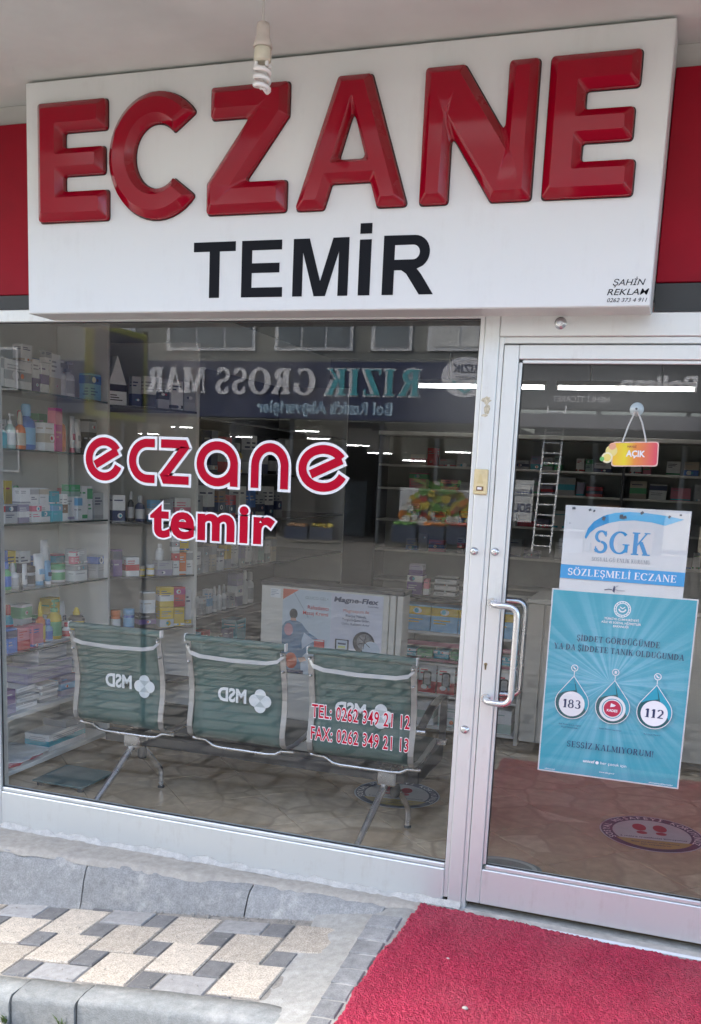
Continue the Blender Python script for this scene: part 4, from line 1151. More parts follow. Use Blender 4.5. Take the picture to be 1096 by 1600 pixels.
rr = fillet([(.405, 1.708), (.562, 1.714), (.559, 1.799), (.402, 1.793)], .012, 5)
b = MB(); b.prism(rr, 'y', .012, .0155); b.build('board_edge', M('sign_pink_edge', (.72, .50, .42), .4, var=.05), hs)
F = Flat((0, .0118, 0))
F.poly(fillet([(.409, 1.712), (.558, 1.718), (.555, 1.795), (.406, 1.789)], .010, 5), grad_mat('open_sign_print', ((0, (.75, .42, .04)), (.28, (.72, .58, .03)), (.5, (.70, .25, .05)), (1, (.62, .06, .12))), .405, .56))
F.disc(.402, 1.762, .020, M('print_lemon', (.74, .62, .22), .5)); F.disc(.389, 1.738, .019, M('print_lemon_pale', (.76, .70, .45), .5)); F.disc(.389, 1.738, .013, M('print_lemon2', (.74, .60, .16), .5))
F.disc(.372, 1.733, .008, M('print_leaf', (.14, .42, .12), .5)); F.disc(.404, 1.778, .012, M('print_peach', (.72, .36, .22), .5))
F.text('HAYDİ', .470, 1.775, M('print_maroon', (.25, .03, .05), .5), h=.007, align='c', bold=.02)
F.text('AÇIK', .452, 1.744, WHITEV, x1=.517, h=.022, bold=.035)
F.build('print', hs)
b = MB(); b.tube([(.472, .012, 1.903), (.452, .011, 1.85), (.436, .011, 1.791)], .0032, 6); b.tube([(.476, .012, 1.903), (.497, .011, 1.86), (.517, .011, 1.794)], .0032, 6)
b.build('cord', M('cord_grey', (.55, .55, .52), .7), hs)
b = MB(); seg = 20
prof = [(.024, 0), (.0235, .003), (.016, .009), (.008, .012), (.007, .020), (.011, .022), (.011, .027), (.004, .028)]
vs = [(.474+r_*math.cos(6.2832*k/seg), .0215-h_, 1.906+r_*math.sin(6.2832*k/seg)) for r_, h_ in prof for k in range(seg)]
b.add(vs, [(j*seg+k, j*seg+(k+1) % seg, (j+1)*seg+(k+1) % seg, (j+1)*seg+k) for j in range(len(prof)-1) for k in range(seg)], None, True)
b.build('suction_cup', M('cup_clear_plastic', (.45, .52, .52), .15, var=.1), hs)

# ================================================================== shop interior
b = MB(); b.box(-2.855, 1.715, .06, 5.855, -.3, -.006)
floor = tag(b.build('shop_floor', M('grout_brown', (.11, .085, .06), .8)), 'brown stone-look tiled floor inside the pharmacy', kind='structure')
FLAG = flagstone_mat('flagstone_tile')
me = None; TS = .42
def tile_shape():
    b = MB(); h = TS/2-.0022
    b.box(-h, h, -h, h, -.007, 0, c=.0015)
    return b
for i in range(-12, 14):
    for j in range(-12, 14):
        cx = -.35+(i-j)*TS*.7071; cy = 2.0+(i+j)*TS*.7071
        h_ = TS*.7071-.003
        if not (-2.85-h_ < cx < 1.71+h_ and .062-h_ < cy < 5.85+h_): continue
        if not (-2.85+h_ < cx < 1.71-h_ and .062+h_ < cy < 5.85-h_):
            q = [(cx-h_, cy), (cx, cy-h_), (cx+h_, cy), (cx, cy+h_)]
            for c_, kl, ax in ((.064, False, 1), (5.85, True, 1), (-2.852, False, 0), (1.712, True, 0)):
                q = clip(q, None, c_, kl, ax)
                if len(q) < 3: break
            if len(q) >= 3:
                b = MB(); b.prism(q, 'z', -.006, -.0001); b.build('tile', FLAG, floor)
            continue
        if me is None:
            o = tile_shape().build('tile', FLAG, floor, off=(0, 0, 0)); me = o.data
        else:
            o = bpy.data.objects.new('tile', me); COL.objects.link(o); o.parent = floor
        o.location = (cx, cy, 0); o.rotation_euler = (0, 0, R(45))

# floor stickers
def sticker(cx, cy, r, rot, lab, dist='a'):
    U = Vector((math.cos(R(rot)), math.sin(R(rot)), 0)); V = Vector((-U.y, U.x, 0))
    F = Flat((cx, cy, .0012), U, V, (0, 0, 1))
    WD = M('sticker_white', (.55, .56, .56), .35, var=.08, scale=20); NB = M('sticker_navy', (.03, .05, .10), .4, var=.1)
    F.disc(0, 0, r, WD, n=40); F.ring(0, 0, r*.86, r*.22, NB, n=40)
    top = 'SOSYAL MESAFEYİ KORUYUNUZ'; n = len(top)
    for k, ch in enumerate(top):
        if ch == ' ': continue
        a = R(205-(230)*k/(n-1)); c_, s_ = math.cos(a), math.sin(a)
        vs, fs = text2d(ch, .02)
        xm = (min(v[0] for v in vs)+max(v[0] for v in vs))/2; sc = r*.19
        F.b.add([F.P(c_*r*.80+((v[0]-xm)*s_+v[1]*c_)*sc, s_*r*.80+(-(v[0]-xm)*c_+v[1]*s_)*sc) for v in vs], fs, WHITEV)
    F.up()
    RD = M('sticker_red', (.40, .02, .035), .4, var=.1)
    for sx in (-1, 1):
        F.disc(sx*r*.2, r*.30, r*.135, RD, ry=r*.2, n=20); F.disc(sx*r*.185, -r*.0, r*.105, RD, ry=r*.085, n=16)
    F.text('2 metre mesafenizi koruyunuz', 0, -r*.30, NB, h=r*.075, align='c', bold=.02)
    YL = M('sticker_yellow', (.42, .32, .10), .4, var=.12)
    F.poly([(r*.80*math.cos(R(a)), r*.80*math.sin(R(a))-r*.04) for a in range(205, 336, 8)], YL)
    F.text('Bize yardımcı olduğunuz', 0, -r*.56, NB, h=r*.065, align='c', bold=.02); F.text('için teşekkürler', 0, -r*.68, NB, h=r*.065, align='c', bold=.02)
    tag(F.build('floor_sticker', off=(cx, cy, 0)), lab, 'sticker', 'distance stickers on the floor')
sticker(-.62, 1.14, .225, 10, 'round distance sticker with red footprints on the floor behind the bench')
sticker(.665, 1.13, .245, 10, 'round distance sticker with red footprints on the floor inside the door')
F = Flat((.08, .42, .0012), (1, 0, 0), (0, 1, 0), (0, 0, 1))
F.disc(0, 0, .16, M('sticker_grey_green', (.20, .25, .21), .4, var=.2, scale=30), ry=.10, n=36); F.ring(0, 0, .13, .02, M('sticker_pale', (.40, .44, .38), .4, var=.2), ry=.08)
tag(F.build('floor_sticker', off=(.08, .42, 0)), 'worn grey-green oval sticker on the floor just inside the door', 'sticker')
# glass bathroom scale left of the bench
sc_ = MB(); sc_.box(-2.36, -2.06, .42, .72, .022, .032, c=.003)
so = tag(sc_.build('bathroom_scale', M('scale_glass', (.10, .17, .16), .1, var=.05), off=(-2.21, .57, 0)), 'dark glass bathroom scale on the floor by the left rack', 'scale')
for x in (-2.33, -2.09):
    for y in (.45, .69): b = MB(); b.lathe([(.018, .0), (.018, .018), (.012, .0222)], (x, y, 0), 10); b.build('foot', BLACKPL, so)

# ---- waiting bench seen from behind
bench = empty('waiting_bench', (-1.2, .5, 0), 'three-seat waiting bench with green mesh backs facing into the shop', 'bench')
PROF = [(.368, .868), (.372, .84), (.382, .79), (.398, .72), (.412, .66), (.418, .61), (.414, .55), (.402, .49), (.396, .44), (.404, .405), (.432, .382), (.475, .375)]
SEAT = [(.475, .375), (.56, .372), (.68, .385), (.80, .402), (.875, .405), (.915, .385)]
DULLM = M('dull_aluminium', (.36, .36, .365), .38, metal=.85, var=.04, scale=20)
WHLOGO = M('logo_white', (.62, .66, .66), .6, var=.05)
def seat(x0, x1, lo):
    # woven back
    b = MB(); n = 8; vs = []
    P = PROF; m = len(P)
    for i in range(n+1):
        t = i/n; bow = .012*math.sin(math.pi*t)
        for (y, z) in P: vs.append((x0+.012+(x1-x0-.024)*t, y+bow, z))
    b.add(vs, [(i*m+k, i*m+k+1, (i+1)*m+k+1, (i+1)*m+k) for i in range(n) for k in range(m-1)], None, True)
    o_ = b.build('seat_back', GREENMESH, bench)
    mod = o_.modifiers.new('thick', 'SOLIDIFY'); mod.thickness = .005; mod.offset = 1
    b = MB(); b.tube([(x0-.012, .372, .866), (x0+.1, .378, .866), ((x0+x1)/2, .382, .866), (x1-.1, .378, .866), (x1+.012, .372, .866)], .017, 12); b.build('top_roll', GREENMESH, o_)
    for x in (x0-.0135, x1+.0135): b = MB(); b.box(x-.003, x+.003, .357, .387, .848, .885, c=.002); b.build('roll_cap', WHITEPL, o_)
    # print, reversed because the fabric is read from the other side
    F = Flat((x0, .415, .598), N=(0, -1, 0)); F.h = .010
    vs2, fs2 = text2d('MSD', .035)
    xa = min(v[0] for v in vs2); xb = max(v[0] for v in vs2); ys = .062/.7
    F.b.add([F.P(lo+.145*(1-(v[0]-xa)/(xb-xa)), v[1]*ys-.018) for v in vs2], fs2, WHLOGO); F.up()
    cx = lo+.215
    for a in (0, 90, 180, 270): F.disc(cx+.027*math.cos(R(a)), .0+.027*math.sin(R(a)), .029, WHLOGO, n=18)
    GL = M('logo_grey', (.40, .45, .45), .6, var=.05)
    F.poly([(cx-.026, .028), (cx+.026, .028), (cx, 0)], GL); F.poly([(cx-.026, -.028), (cx+.026, -.028), (cx, 0)], GL)
    F.build('back_print', o_)
    # seat sheet
    b = MB(); S = SEAT; m = len(S); vs = [(x0+.012+(x1-x0-.024)*i/4, y, z) for i in range(5) for y, z in S]
    b.add(vs, [(i*m+k, i*m+k+1, (i+1)*m+k+1, (i+1)*m+k) for i in range(4) for k in range(m-1)], None, True)
    o2 = b.build('seat_pan', M('seat_black_mesh', (.03, .045, .042), .5, var=.1), bench)
    mod = o2.modifiers.new('thick', 'SOLIDIFY'); mod.thickness = .006
    # side bars
    for x in (x0, x1):
        b = MB(); path = [(x, y-.002, z) for y, z in PROF[1:]]+[(x, y, z-.004) for y, z in SEAT[1:]]
        b.strap(path, .026, .007, (1, 0, 0)); b.build('side_bar', DULLM, bench)
        for z, y in ((.832, .364), (.752, .382)):
            bolt(x, z, .005, bench, y=y)
    # bowed cross bar
    b = MB(); b.strap([(x0-.004, .372, .826), (x0+.02, .356, .800), (x0+.07, .346, .790), ((x0+x1)/2, .340, .786), (x1-.07, .346, .790), (x1-.02, .356, .800), (x1+.004, .372, .826)], .018, .006, (0, .25, 1)); b.build('cross_bar', DULLM, bench)
    # bent rod under the seat
    b = MB(); b.tube([(x0-.02, .47, .362), (x0+.05, .468, .360), (x0+.095, .462, .338), (x0+.13, .46, .334), (x1-.10, .46, .334), (x1-.06, .462, .338), (x1-.03, .468, .356), (x1+.03, .47, .358)], .0085, 8); b.build('seat_rod', SATIN, bench)
    for y in (.6, .74):
        b = MB(); b.box(x0+.02, x1-.02, y-.025, y+.025, .340, .352, c=.002); b.build('seat_slat', BLACKPL, bench)
for x0, lo in ((-2.078, .165), (-1.447, .14), (-.838, .112)): seat(x0, x0+.475, lo)
b = MB(); b.box(-2.0, -.42, .53, .60, .262, .318, c=.006); b.build('beam', DARKLAM, bench)
for bx in (-1.83, -.50):
    b = MB(); b.box(bx-.045, bx+.045, .50, .63, .250, .335, c=.008); b.build('leg_bracket', SATIN, bench)
    b = MB(); b.lathe([(.02, .19), (.024, .20), (.024, .235), (.018, .25)], (bx+.03, .56, 0), 12); b.build('adjuster', BLACKPL, bench)
    b = MB(); b.tube([(bx-.01, .55, .262), (bx-.03, .42, .15), (bx-.055, .24, .012)], [.018, .017, .014], 10); o_ = b.build('leg', SATIN, bench)
    b = MB(); b.lathe([(.019, 0), (.019, .006), (.014, .014)], (bx-.055, .24, .0), 10); b.build('foot_pad', BLACKPL, o_)
    b = MB(); b.tube([(bx+.01, .57, .262), (bx+.045, .64, .165), (bx+.062, .685, .10), (bx+.064, .69, .08), (bx+.064, .692, .012)], .014, 10); o_ = b.build('leg', SATIN, bench)
    b = MB(); b.lathe([(.018, 0), (.018, .006), (.013, .014)], (bx+.064, .692, .0), 10); b.build('foot_pad', BLACKPL, o_)
# arm rest on the right end
b = MB(); b.strap([(-.33, .43, .565), (-.325, .50, .60), (-.322, .58, .63), (-.32, .68, .64), (-.32, .78, .635), (-.32, .80, .60), (-.32, .80, .42)], .034, .010, (1, 0, 0)); ar = b.build('arm_rest', DARKLAM, bench)
b = MB(); b.tube([(-.365, .42, .548), (-.31, .425, .548)], .008, 8); b.build('arm_bolt', SATIN, ar)
b = MB(); b.box(-.345, -.295, .785, .815, .395, .425, c=.004); b.build('arm_foot', SATIN, ar)

# ---- goods
PC = {'white': (.80, .82, .82), 'grey': (.36, .38, .40), 'blue': (.03, .16, .55), 'light blue': (.20, .48, .74), 'teal': (.03, .42, .54), 'green': (.08, .40, .17), 'pink': (.70, .20, .28), 'magenta': (.55, .03, .24),
      'red': (.56, .02, .04), 'orange': (.74, .17, .02), 'yellow': (.76, .54, .03), 'purple': (.13, .07, .24), 'navy': (.03, .045, .12), 'black': (.02, .02, .025), 'cream': (.55, .50, .40), 'lilac': (.34, .32, .46), 'brown': (.20, .10, .05), 'silver': (.46, .48, .50), 'mint': (.36, .52, .48)}
def pm(c): return M('pack_'+c.replace(' ', '_'), PC[c], .42, var=.06, scale=25, rnd=.08)
def ordinal(k):
    names = ['first', 'second', 'third', 'fourth', 'fifth', 'sixth', 'seventh', 'eighth', 'ninth', 'tenth', 'eleventh', 'twelfth', 'thirteenth', 'fourteenth', 'fifteenth', 'sixteenth', 'seventeenth', 'eighteenth', 'nineteenth', 'twentieth']
    return names[k] if k < 20 else 'twenty-'+names[k-20]
def goods(kind, pos, rot, wd, dp, h, c1, c2, label, group, seed=0):
    """one pack: local X = width, -Y = front; children are its printed panels, cap, pump"""
    rnd = random.Random(seed*17+int(h*1000))
    b = MB(); body = None
    def sub(bb, name, col):
        o = bb.build(name, pm(col), body, off=(0, 0, 0)); return o
    if kind == 'box':
        b.box(-wd/2, wd/2, -dp/2, dp/2, 0, h, c=.0012)
        name = 'carton'
    elif kind == 'house':
        b.prism([(-wd/2, 0), (wd/2, 0), (wd/2*.9, h*.45), (0, h), (-wd/2*.9, h*.45)], 'y', -dp/2, dp/2); name = 'gable_carton'
    elif kind == 'tube':
        # squeeze tube standing on its cap: round below, pressed flat at the top
        n = 14; vs = []; st = [(.62, .62, 0), (.62, .62, .14), (1, .95, .17), (1, .8, .5), (1.05, .4, .85), (1.08, .06, 1.)]
        for fx, fy, fz in st:
            for k in range(n): vs.append((wd/2*fx*math.cos(6.2832*k/n), dp/2*fy*math.sin(6.2832*k/n), h*fz))
        b.add(vs, [(j*n+k, j*n+(k+1) % n, (j+1)*n+(k+1) % n, (j+1)*n+k) for j in range(len(st)-1) for k in range(n)]+[tuple(range(len(vs)-n, len(vs)))], None, True); name = 'squeeze_tube'
    elif kind == 'jar':
        r = wd/2; b.lathe([(r*.9, 0), (r, h*.05), (r, h*.62), (r*.92, h*.68), (r*.9, h*.7)], (0, 0, 0), 16); name = 'jar'
    else:
        r = wd/2; top = {'bottle': .74, 'pump': .70, 'spray': .66}[kind]
        b.lathe([(r*.86, 0), (r, h*.03), (r, h*top*.72), (r*.9, h*top*.86), (r*.45, h*top*.97), (r*.36, h*top)], (0, 0, 0), 16, sy=min(1, dp/wd)); name = {'bottle': 'bottle', 'pump': 'pump_bottle', 'spray': 'spray_bottle'}[kind]
    body = b.build(name, pm(c1), off=(0, 0, 0))
    body.location = pos; body.rotation_euler = (0, 0, R(rot))
    tag(body, label, {'carton': 'carton', 'gable_carton': 'carton', 'squeeze_tube': 'tube', 'jar': 'jar'}.get(name, 'bottle'), group)
    e = .0006
    if kind in ('box', 'house'):
        style = rnd.randrange(4); bb = MB()
        hh = h if kind == 'box' else h*.45
        if style == 0: z0, z1 = 0.02*hh, .42*hh
        elif style == 1: z0, z1 = .62*hh, .93*hh
        elif style == 2: z0, z1 = .30*hh, .62*hh
        else: z0, z1 = .05*hh, .16*hh
        # print wraps front and both ends
        bb.box(-wd/2-e, wd/2+e, -dp/2-e, dp/2+e, z0, z1); sub(bb, 'printed_band', c2)
        bb = MB(); k = 0; dk = 'navy' if c1 != 'navy' else 'white'
        zz = .78*hh if style != 1 else .42*hh
        for q in range(rnd.choice((1, 2, 2, 3))):
            ww = wd*rnd.uniform(.3, .75)
            bb.box(-wd*.4, -wd*.4+ww, -dp/2-e*1.6, -dp/2-e*.2, zz-q*.11*hh, zz-q*.11*hh+.045*hh)
            ww = dp*rnd.uniform(.3, .7)
            for sx in (-1, 1): bb.box(sx*wd/2-e*(1.6 if sx < 0 else -.2), sx*wd/2+e*(1.6 if sx > 0 else -.2), -dp*.36, -dp*.36+ww, zz-q*.11*hh, zz-q*.11*hh+.04*hh)
        o = sub(bb, 'printed_lines', rnd.choice((dk, 'grey', c2, c2)) if c1 not in ('black', 'purple', 'blue') else 'silver'); o['kind'] = 'stuff'
        if rnd.random() < .6:
            Fl = Flat((0, -dp/2, 0), step=.0003); Fl.h = .0022; rl = min(wd, hh)*rnd.uniform(.12, .2); zc = z0+(z1-z0)*.5
            Fl.disc(rnd.uniform(-.2, .2)*wd, zc, rl, pm('white' if c2 != 'white' else c1), ry=rl*rnd.uniform(.6, 1), n=14); Fl.disc(rnd.uniform(-.2, .2)*wd, zc, rl*.5, pm(rnd.choice(('red', 'navy', 'teal', 'orange'))), n=12); ol = Fl.build('printed_logo', body, off=(0, 0, 0)); ol['kind'] = 'stuff'
    elif kind == 'tube':
        bb = MB(); n = 14; bb.lathe([(wd/2*.66, 0), (wd/2*.70, h*.02), (wd/2*.66, h*.13)], (0, 0, 0), 12); sub(bb, 'cap', c2)
        bb = MB(); bb.box(-wd*.25, wd*.25, -dp*.47, -dp*.30, h*.35, h*.52, c=.001); sub(bb, 'printed_label', 'navy' if c2 == 'white' else c2)
    elif kind == 'jar':
        bb = MB(); r = wd/2; bb.lathe([(r*.95, h*.70), (r*1.02, h*.72), (r*1.02, h*.97), (r*.9, h)], (0, 0, 0), 16); sub(bb, 'lid', c2)
        bb = MB(); bb.lathe([(r*1.008, h*.14), (r*1.008, h*.56)], (0, 0, 0), 16); sub(bb, 'wrap_label', c2 if c2 != c1 else 'white')
    else:
        r = wd/2; sy = min(1, dp/wd); t = {'bottle': .74, 'pump': .70, 'spray': .66}[kind]
        bb = MB(); bb.lathe([(r*1.01, h*t*.16), (r*1.01, h*t*.66)], (0, 0, 0), 16, sy=sy*1.0); sub(bb, 'wrap_label', c2)
        bb = MB()
        if kind == 'bottle': bb.lathe([(r*.5, h*.735), (r*.55, h*.75), (r*.52, h*.96), (r*.4, h)], (0, 0, 0), 14)
        elif kind == 'pump':
            bb.lathe([(r*.5, h*.695), (r*.5, h*.78), (r*.14, h*.79), (r*.14, h*.92)], (0, 0, 0), 12); bb.box(-r*.3, r*.95, -r*.22, r*.22, h*.92, h*.985, c=.002)
        else:
            bb.lathe([(r*.44, h*.655), (r*.5, h*.67), (r*.48, h*.80), (r*.28, h*.97), (r*.22, h)], (0, 0, 0), 12)
        sub(bb, 'cap' if kind == 'bottle' else 'pump_head' if kind == 'pump' else 'spray_head', c2 if c2 != c1 else 'white')
    return body

def rack_part(rt, name, mat, x0, x1, y0, y1, z0, z1, c=.002):
    b = MB(); b.box(x0, x1, y0, y1, z0, z1, c=c); return b.build(name, mat, rt)
# left rack, bay by the window
rk = empty('shelf_rack', (-2.68, .8, 0), 'grey laminate shelf rack along the left wall by the window', 'shelf')
rack_part(rk, 'back_panel', SHELFGREY, -2.858, -2.846, .12, 1.36, 0, 2.42)
rack_part(rk, 'side_panel', SHELFGREY, -2.845, -2.505, 1.336, 1.358, 0, 2.42)
rack_part(rk, 'side_panel', SHELFGREY, -2.845, -2.505, .12, .142, 0, 2.42)
rack_part(rk, 'top_panel', SHELFWHITE, -2.845, -2.505, .143, 1.335, 2.40, 2.42)
for z in (1.985, 1.692, 1.322, .982, .660):
    g_ = rack_part(rk, 'glass_shelf', GLASS, -2.843, -2.506, .144, 1.334, z-.008, z, c=0)
    b = MB(); b.box(-2.5055, -2.503, .144, 1.334, z-.0085, z+.0005); b.build('shelf_edge', EDGEGLASS, g_)
for z in (.345, .055): rack_part(rk, 'wooden_shelf', SHELFWHITE, -2.843, -2.495, .144, 1.334, z-.024, z)
rack_part(rk, 'shelf_bracket', DARKLAM, -2.845, -2.83, .98, 1.0, .36, .64, 0)
# corner rack, set at an angle
A2, B2 = Vector((-2.50, 1.37)), Vector((-2.20, 1.83))
d2 = (B2-A2).normalized(); n2 = Vector((d2.y, -d2.x)); L2 = (B2-A2).length; ang2 = math.degrees(math.atan2(d2.y, d2.x))
ck = empty('corner_rack', (-2.45, 1.65, 0), 'angled corner shelf rack with dark curved shelves behind the bench', 'shelf')
def slab(rt, name, mat, pts, z0, z1):
    b = MB(); b.prism([tuple(p) for p in pts], 'z', z0, z1); return b.build(name, mat, rt)
C2a, C2b = Vector((-2.84, 1.38)), Vector((-2.84, 1.85))
for z in (1.975, 1.31, .985, .665, .33):
    cur = [A2+d2*L2*t+n2*.05*math.sin(math.pi*t) for t in [k/10 for k in range(11)]]
    slab(ck, 'curved_shelf', DARKLAM, [C2a+Vector((.01, .005))]+cur+[C2b+Vector((.01, -.01))], z-.012, z)
slab(ck, 'end_panel', SHELFGREY, [B2+n2*.0, B2+d2*.018, C2b+Vector((.004, .012)), C2b+Vector((.004, -.004))], 0, 2.38)
rack_part(ck, 'back_panel', M('back_panel_grey', (.34, .34, .35), .6, var=.05), -2.857, -2.848, 1.365, 1.846, 0, 2.38)
# rear rack beyond the corner
rr_ = empty('rear_rack', (-2.5, 3, 0), 'dark rear shelf rack on the left wall beyond the corner', 'shelf')
rack_part(rr_, 'back_panel', M('back_panel_dark', (.13, .13, .135), .6, var=.05), -2.857, -2.846, 1.87, 4.6, 0, 2.38)
rack_part(rr_, 'side_panel', SHELFGREY, -2.845, -2.2, 4.58, 4.6, 0, 2.38)
for z in (1.95, 1.62, 1.30, .975, .70, .42): rack_part(rr_, 'rack_shelf', DARKLAM, -2.845, -2.2, 1.88, 4.575, z-.014, z)

ROWS = [
 ('top glass shelf', 1.985, [
  (-8, 12, 46, 'box', 'white', 'grey', 'white carton'), (12, 54, 44, 'box', 'white', 'grey', 'wide white carton with a dark band'), (38, 54, 26, 'box', 'white', 'cream', 'small white carton', 45), (55, 66, 52, 'box', 'white', 'purple', 'white and purple carton'), (67, 80, 48, 'box', 'white', 'purple', 'white carton with purple foot'),
  (72, 82, 20, 'box', 'grey', 'white', 'small grey carton', 49), (81, 98, 66, 'box', 'white', 'cream', 'tall white carton'), (100, 113, 62, 'pump', 'white', 'white', 'white pump bottle'), (114, 127, 62, 'pump', 'white', 'silver', 'white pump bottle with silver label'), (139, 156, 46, 'box', 'light blue', 'blue', 'light blue carton')]),
 ('second glass shelf', 1.692, [
  (-10, 7, 50, 'bottle', 'white', 'pink', 'white bottle with pink label'), (8, 29, 42, 'bottle', 'teal', 'teal', 'broad teal bottle'), (27, 38, 56, 'pump', 'mint', 'white', 'pale green pump bottle'), (40, 51, 60, 'spray', 'orange', 'cream', 'orange spray bottle with white head'), (53, 71, 74, 'bottle', 'blue', 'light blue', 'tall blue bottle'),
  (72, 91, 46, 'box', 'white', 'cream', 'white carton'), (86, 98, 72, 'box', 'magenta', 'pink', 'tall magenta carton'), (99, 116, 72, 'bottle', 'orange', 'orange', 'tall orange bottle'), (118, 125, 62, 'tube', 'white', 'pink', 'thin white tube'), (126, 134, 58, 'tube', 'white', 'grey', 'thin white tube with grey cap'), (136, 150, 60, 'box', 'black', 'grey', 'black carton')]),
 ('third glass shelf', 1.322, [
  (-6, 8, 30, 'box', 'white', 'red', 'white and red carton'), (9, 28, 30, 'box', 'silver', 'navy', 'flat silver carton'), (29, 46, 30, 'box', 'lilac', 'white', 'lilac carton'), (33, 48, 26, 'box', 'white', 'grey', 'square white carton stacked above', 30), (49, 63, 27, 'box', 'white', 'silver', 'white carton stacked above', 29), (64, 78, 27, 'box', 'white', 'cream', 'white printed carton stacked above', 29),
  (50, 64, 29, 'box', 'white', 'pink', 'white and pink carton'), (65, 79, 29, 'box', 'white', 'teal', 'white and teal carton'), (80, 96, 29, 'box', 'teal', 'light blue', 'teal carton'), (80, 94, 22, 'box', 'teal', 'white', 'teal carton stacked above', 29), (97, 104, 46, 'box', 'white', 'brown', 'narrow white carton'), (104, 117, 42, 'box', 'white', 'lilac', 'white carton with lilac print'),
  (110, 125, 20, 'box', 'green', 'mint', 'small green carton stacked above', 42), (118, 126, 42, 'box', 'white', 'light blue', 'narrow white and blue carton'), (127, 135, 60, 'box', 'white', 'green', 'tall white-green carton'), (137, 145, 60, 'box', 'white', 'green', 'tall white-green carton'), (147, 162, 48, 'box', 'silver', 'grey', 'silver grey carton')]),
 ('fourth glass shelf', .982, [
  (-8, 3, 46, 'bottle', 'pink', 'magenta', 'pink bottle'), (3, 14, 44, 'bottle', 'pink', 'red', 'pink and red bottle'), (15, 27, 46, 'bottle', 'green', 'blue', 'green bottle with blue cap'), (28, 41, 42, 'spray', 'white', 'silver', 'white spray bottle'), (42, 49, 40, 'tube', 'white', 'grey', 'slim white tube'), (50, 64, 34, 'jar', 'grey', 'black', 'dark grey jar'),
  (64, 78, 54, 'tube', 'white', 'light blue', 'tall white tube'), (78, 87, 40, 'tube', 'light blue', 'white', 'small light blue tube'), (88, 99, 74, 'tube', 'white', 'light blue', 'tallest white tube'), (94, 112, 32, 'jar', 'white', 'green', 'white jar'), (114, 134, 30, 'box', 'white', 'grey', 'white carton'), (115, 133, 26, 'box', 'silver', 'white', 'silver carton stacked above', 31), (112, 121, 22, 'box', 'pink', 'white', 'small pink carton stacked above', 31), (135, 147, 40, 'bottle', 'navy', 'navy', 'navy bottle'), (149, 168, 42, 'box', 'silver', 'blue', 'silver blue carton')]),
 ('fifth glass shelf', .660, [
  (-6, 8, 66, 'bottle', 'yellow', 'cream', 'yellow oil bottle'), (9, 25, 40, 'box', 'blue', 'navy', 'dark blue carton'), (27, 46, 38, 'box', 'pink', 'red', 'pink carton with red print'), (48, 66, 38, 'box', 'pink', 'blue', 'pink and blue carton'), (70, 80, 72, 'spray', 'orange', 'yellow', 'orange spray bottle with yellow head'), (81, 91, 40, 'bottle', 'light blue', 'blue', 'small light blue bottle'), (91, 106, 72, 'pump', 'yellow', 'green', 'yellow pump bottle with green label'), (108, 116, 28, 'bottle', 'white', 'red', 'small white bottle with red label')]),
 ('upper wooden shelf', .345, [
  (-10, 20, 40, 'box', 'purple', 'lilac', 'purple carton'), (22, 56, 12, 'box', 'white', 'silver', 'flat white carton'), (23, 57, 12, 'box', 'white', 'grey', 'flat white carton stacked second', 12.5), (22, 55, 12, 'box', 'white', 'silver', 'flat white carton stacked third', 25), (59, 88, 15, 'box', 'white', 'grey', 'thick flat white carton'), (60, 88, 15, 'box', 'white', 'silver', 'upper thick flat white carton', 15.5), (40, 110, 30, 'box', 'lilac', 'silver', 'large lilac carton laid flat', 38),
  (92, 116, 36, 'box', 'lilac', 'light blue', 'lilac and blue carton'), (54, 106, 34, 'box', 'silver', 'grey', 'silver face-mask carton', 68.5), (119, 132, 22, 'box', 'white', 'cream', 'white carton'), (118, 131, 20, 'box', 'white', 'red', 'white carton stacked above', 23), (119, 131, 20, 'box', 'silver', 'white', 'silver carton stacked third', 44)]),
 ('bottom wooden shelf', .055, [(70, 132, 30, 'box', 'white', 'teal', 'long white and teal carton'), (100, 150, 14, 'box', 'silver', 'grey', 'flat silver carton', 30.5)]),
]
def ypx(p): return .422+.00485*p+5.2e-6*p*p
sd = 0
for sh, z, items in ROWS:
    cnt = {}
    for it in items:
        a, c_, hp_, kind, c1, c2, desc = it[:7]; dz = it[7]/318 if len(it) > 7 else 0
        y0, y1 = ypx(a), ypx(c_); wd = (y1-y0)*.94; h = hp_/318
        dp = min(.16, max(.035, wd*.7)) if kind == 'box' else wd
        if kind == 'tube': dp = wd*.8
        if z < .4: dp = max(dp, .16)
        x = -2.515-dp/2-(.035 if kind != 'box' else .01)-(random.uniform(0, .015))
        if desc == 'tallest white tube': x = -2.64
        sd += 1; k = cnt.get(desc, 0); cnt[desc] = k+1
        lab = f'{desc} on the {sh} of the left rack' if sum(1 for q in items if q[6] == desc) == 1 else f'{desc} on the {sh} of the left rack, {ordinal(k)} from window'
        goods(kind, (x, (y0+y1)/2, z+dz+.0006), 90+random.uniform(-4, 4), wd, dp, h, c1, c2, lab, 'goods on the left rack', sd)
rnd = random.Random(91)
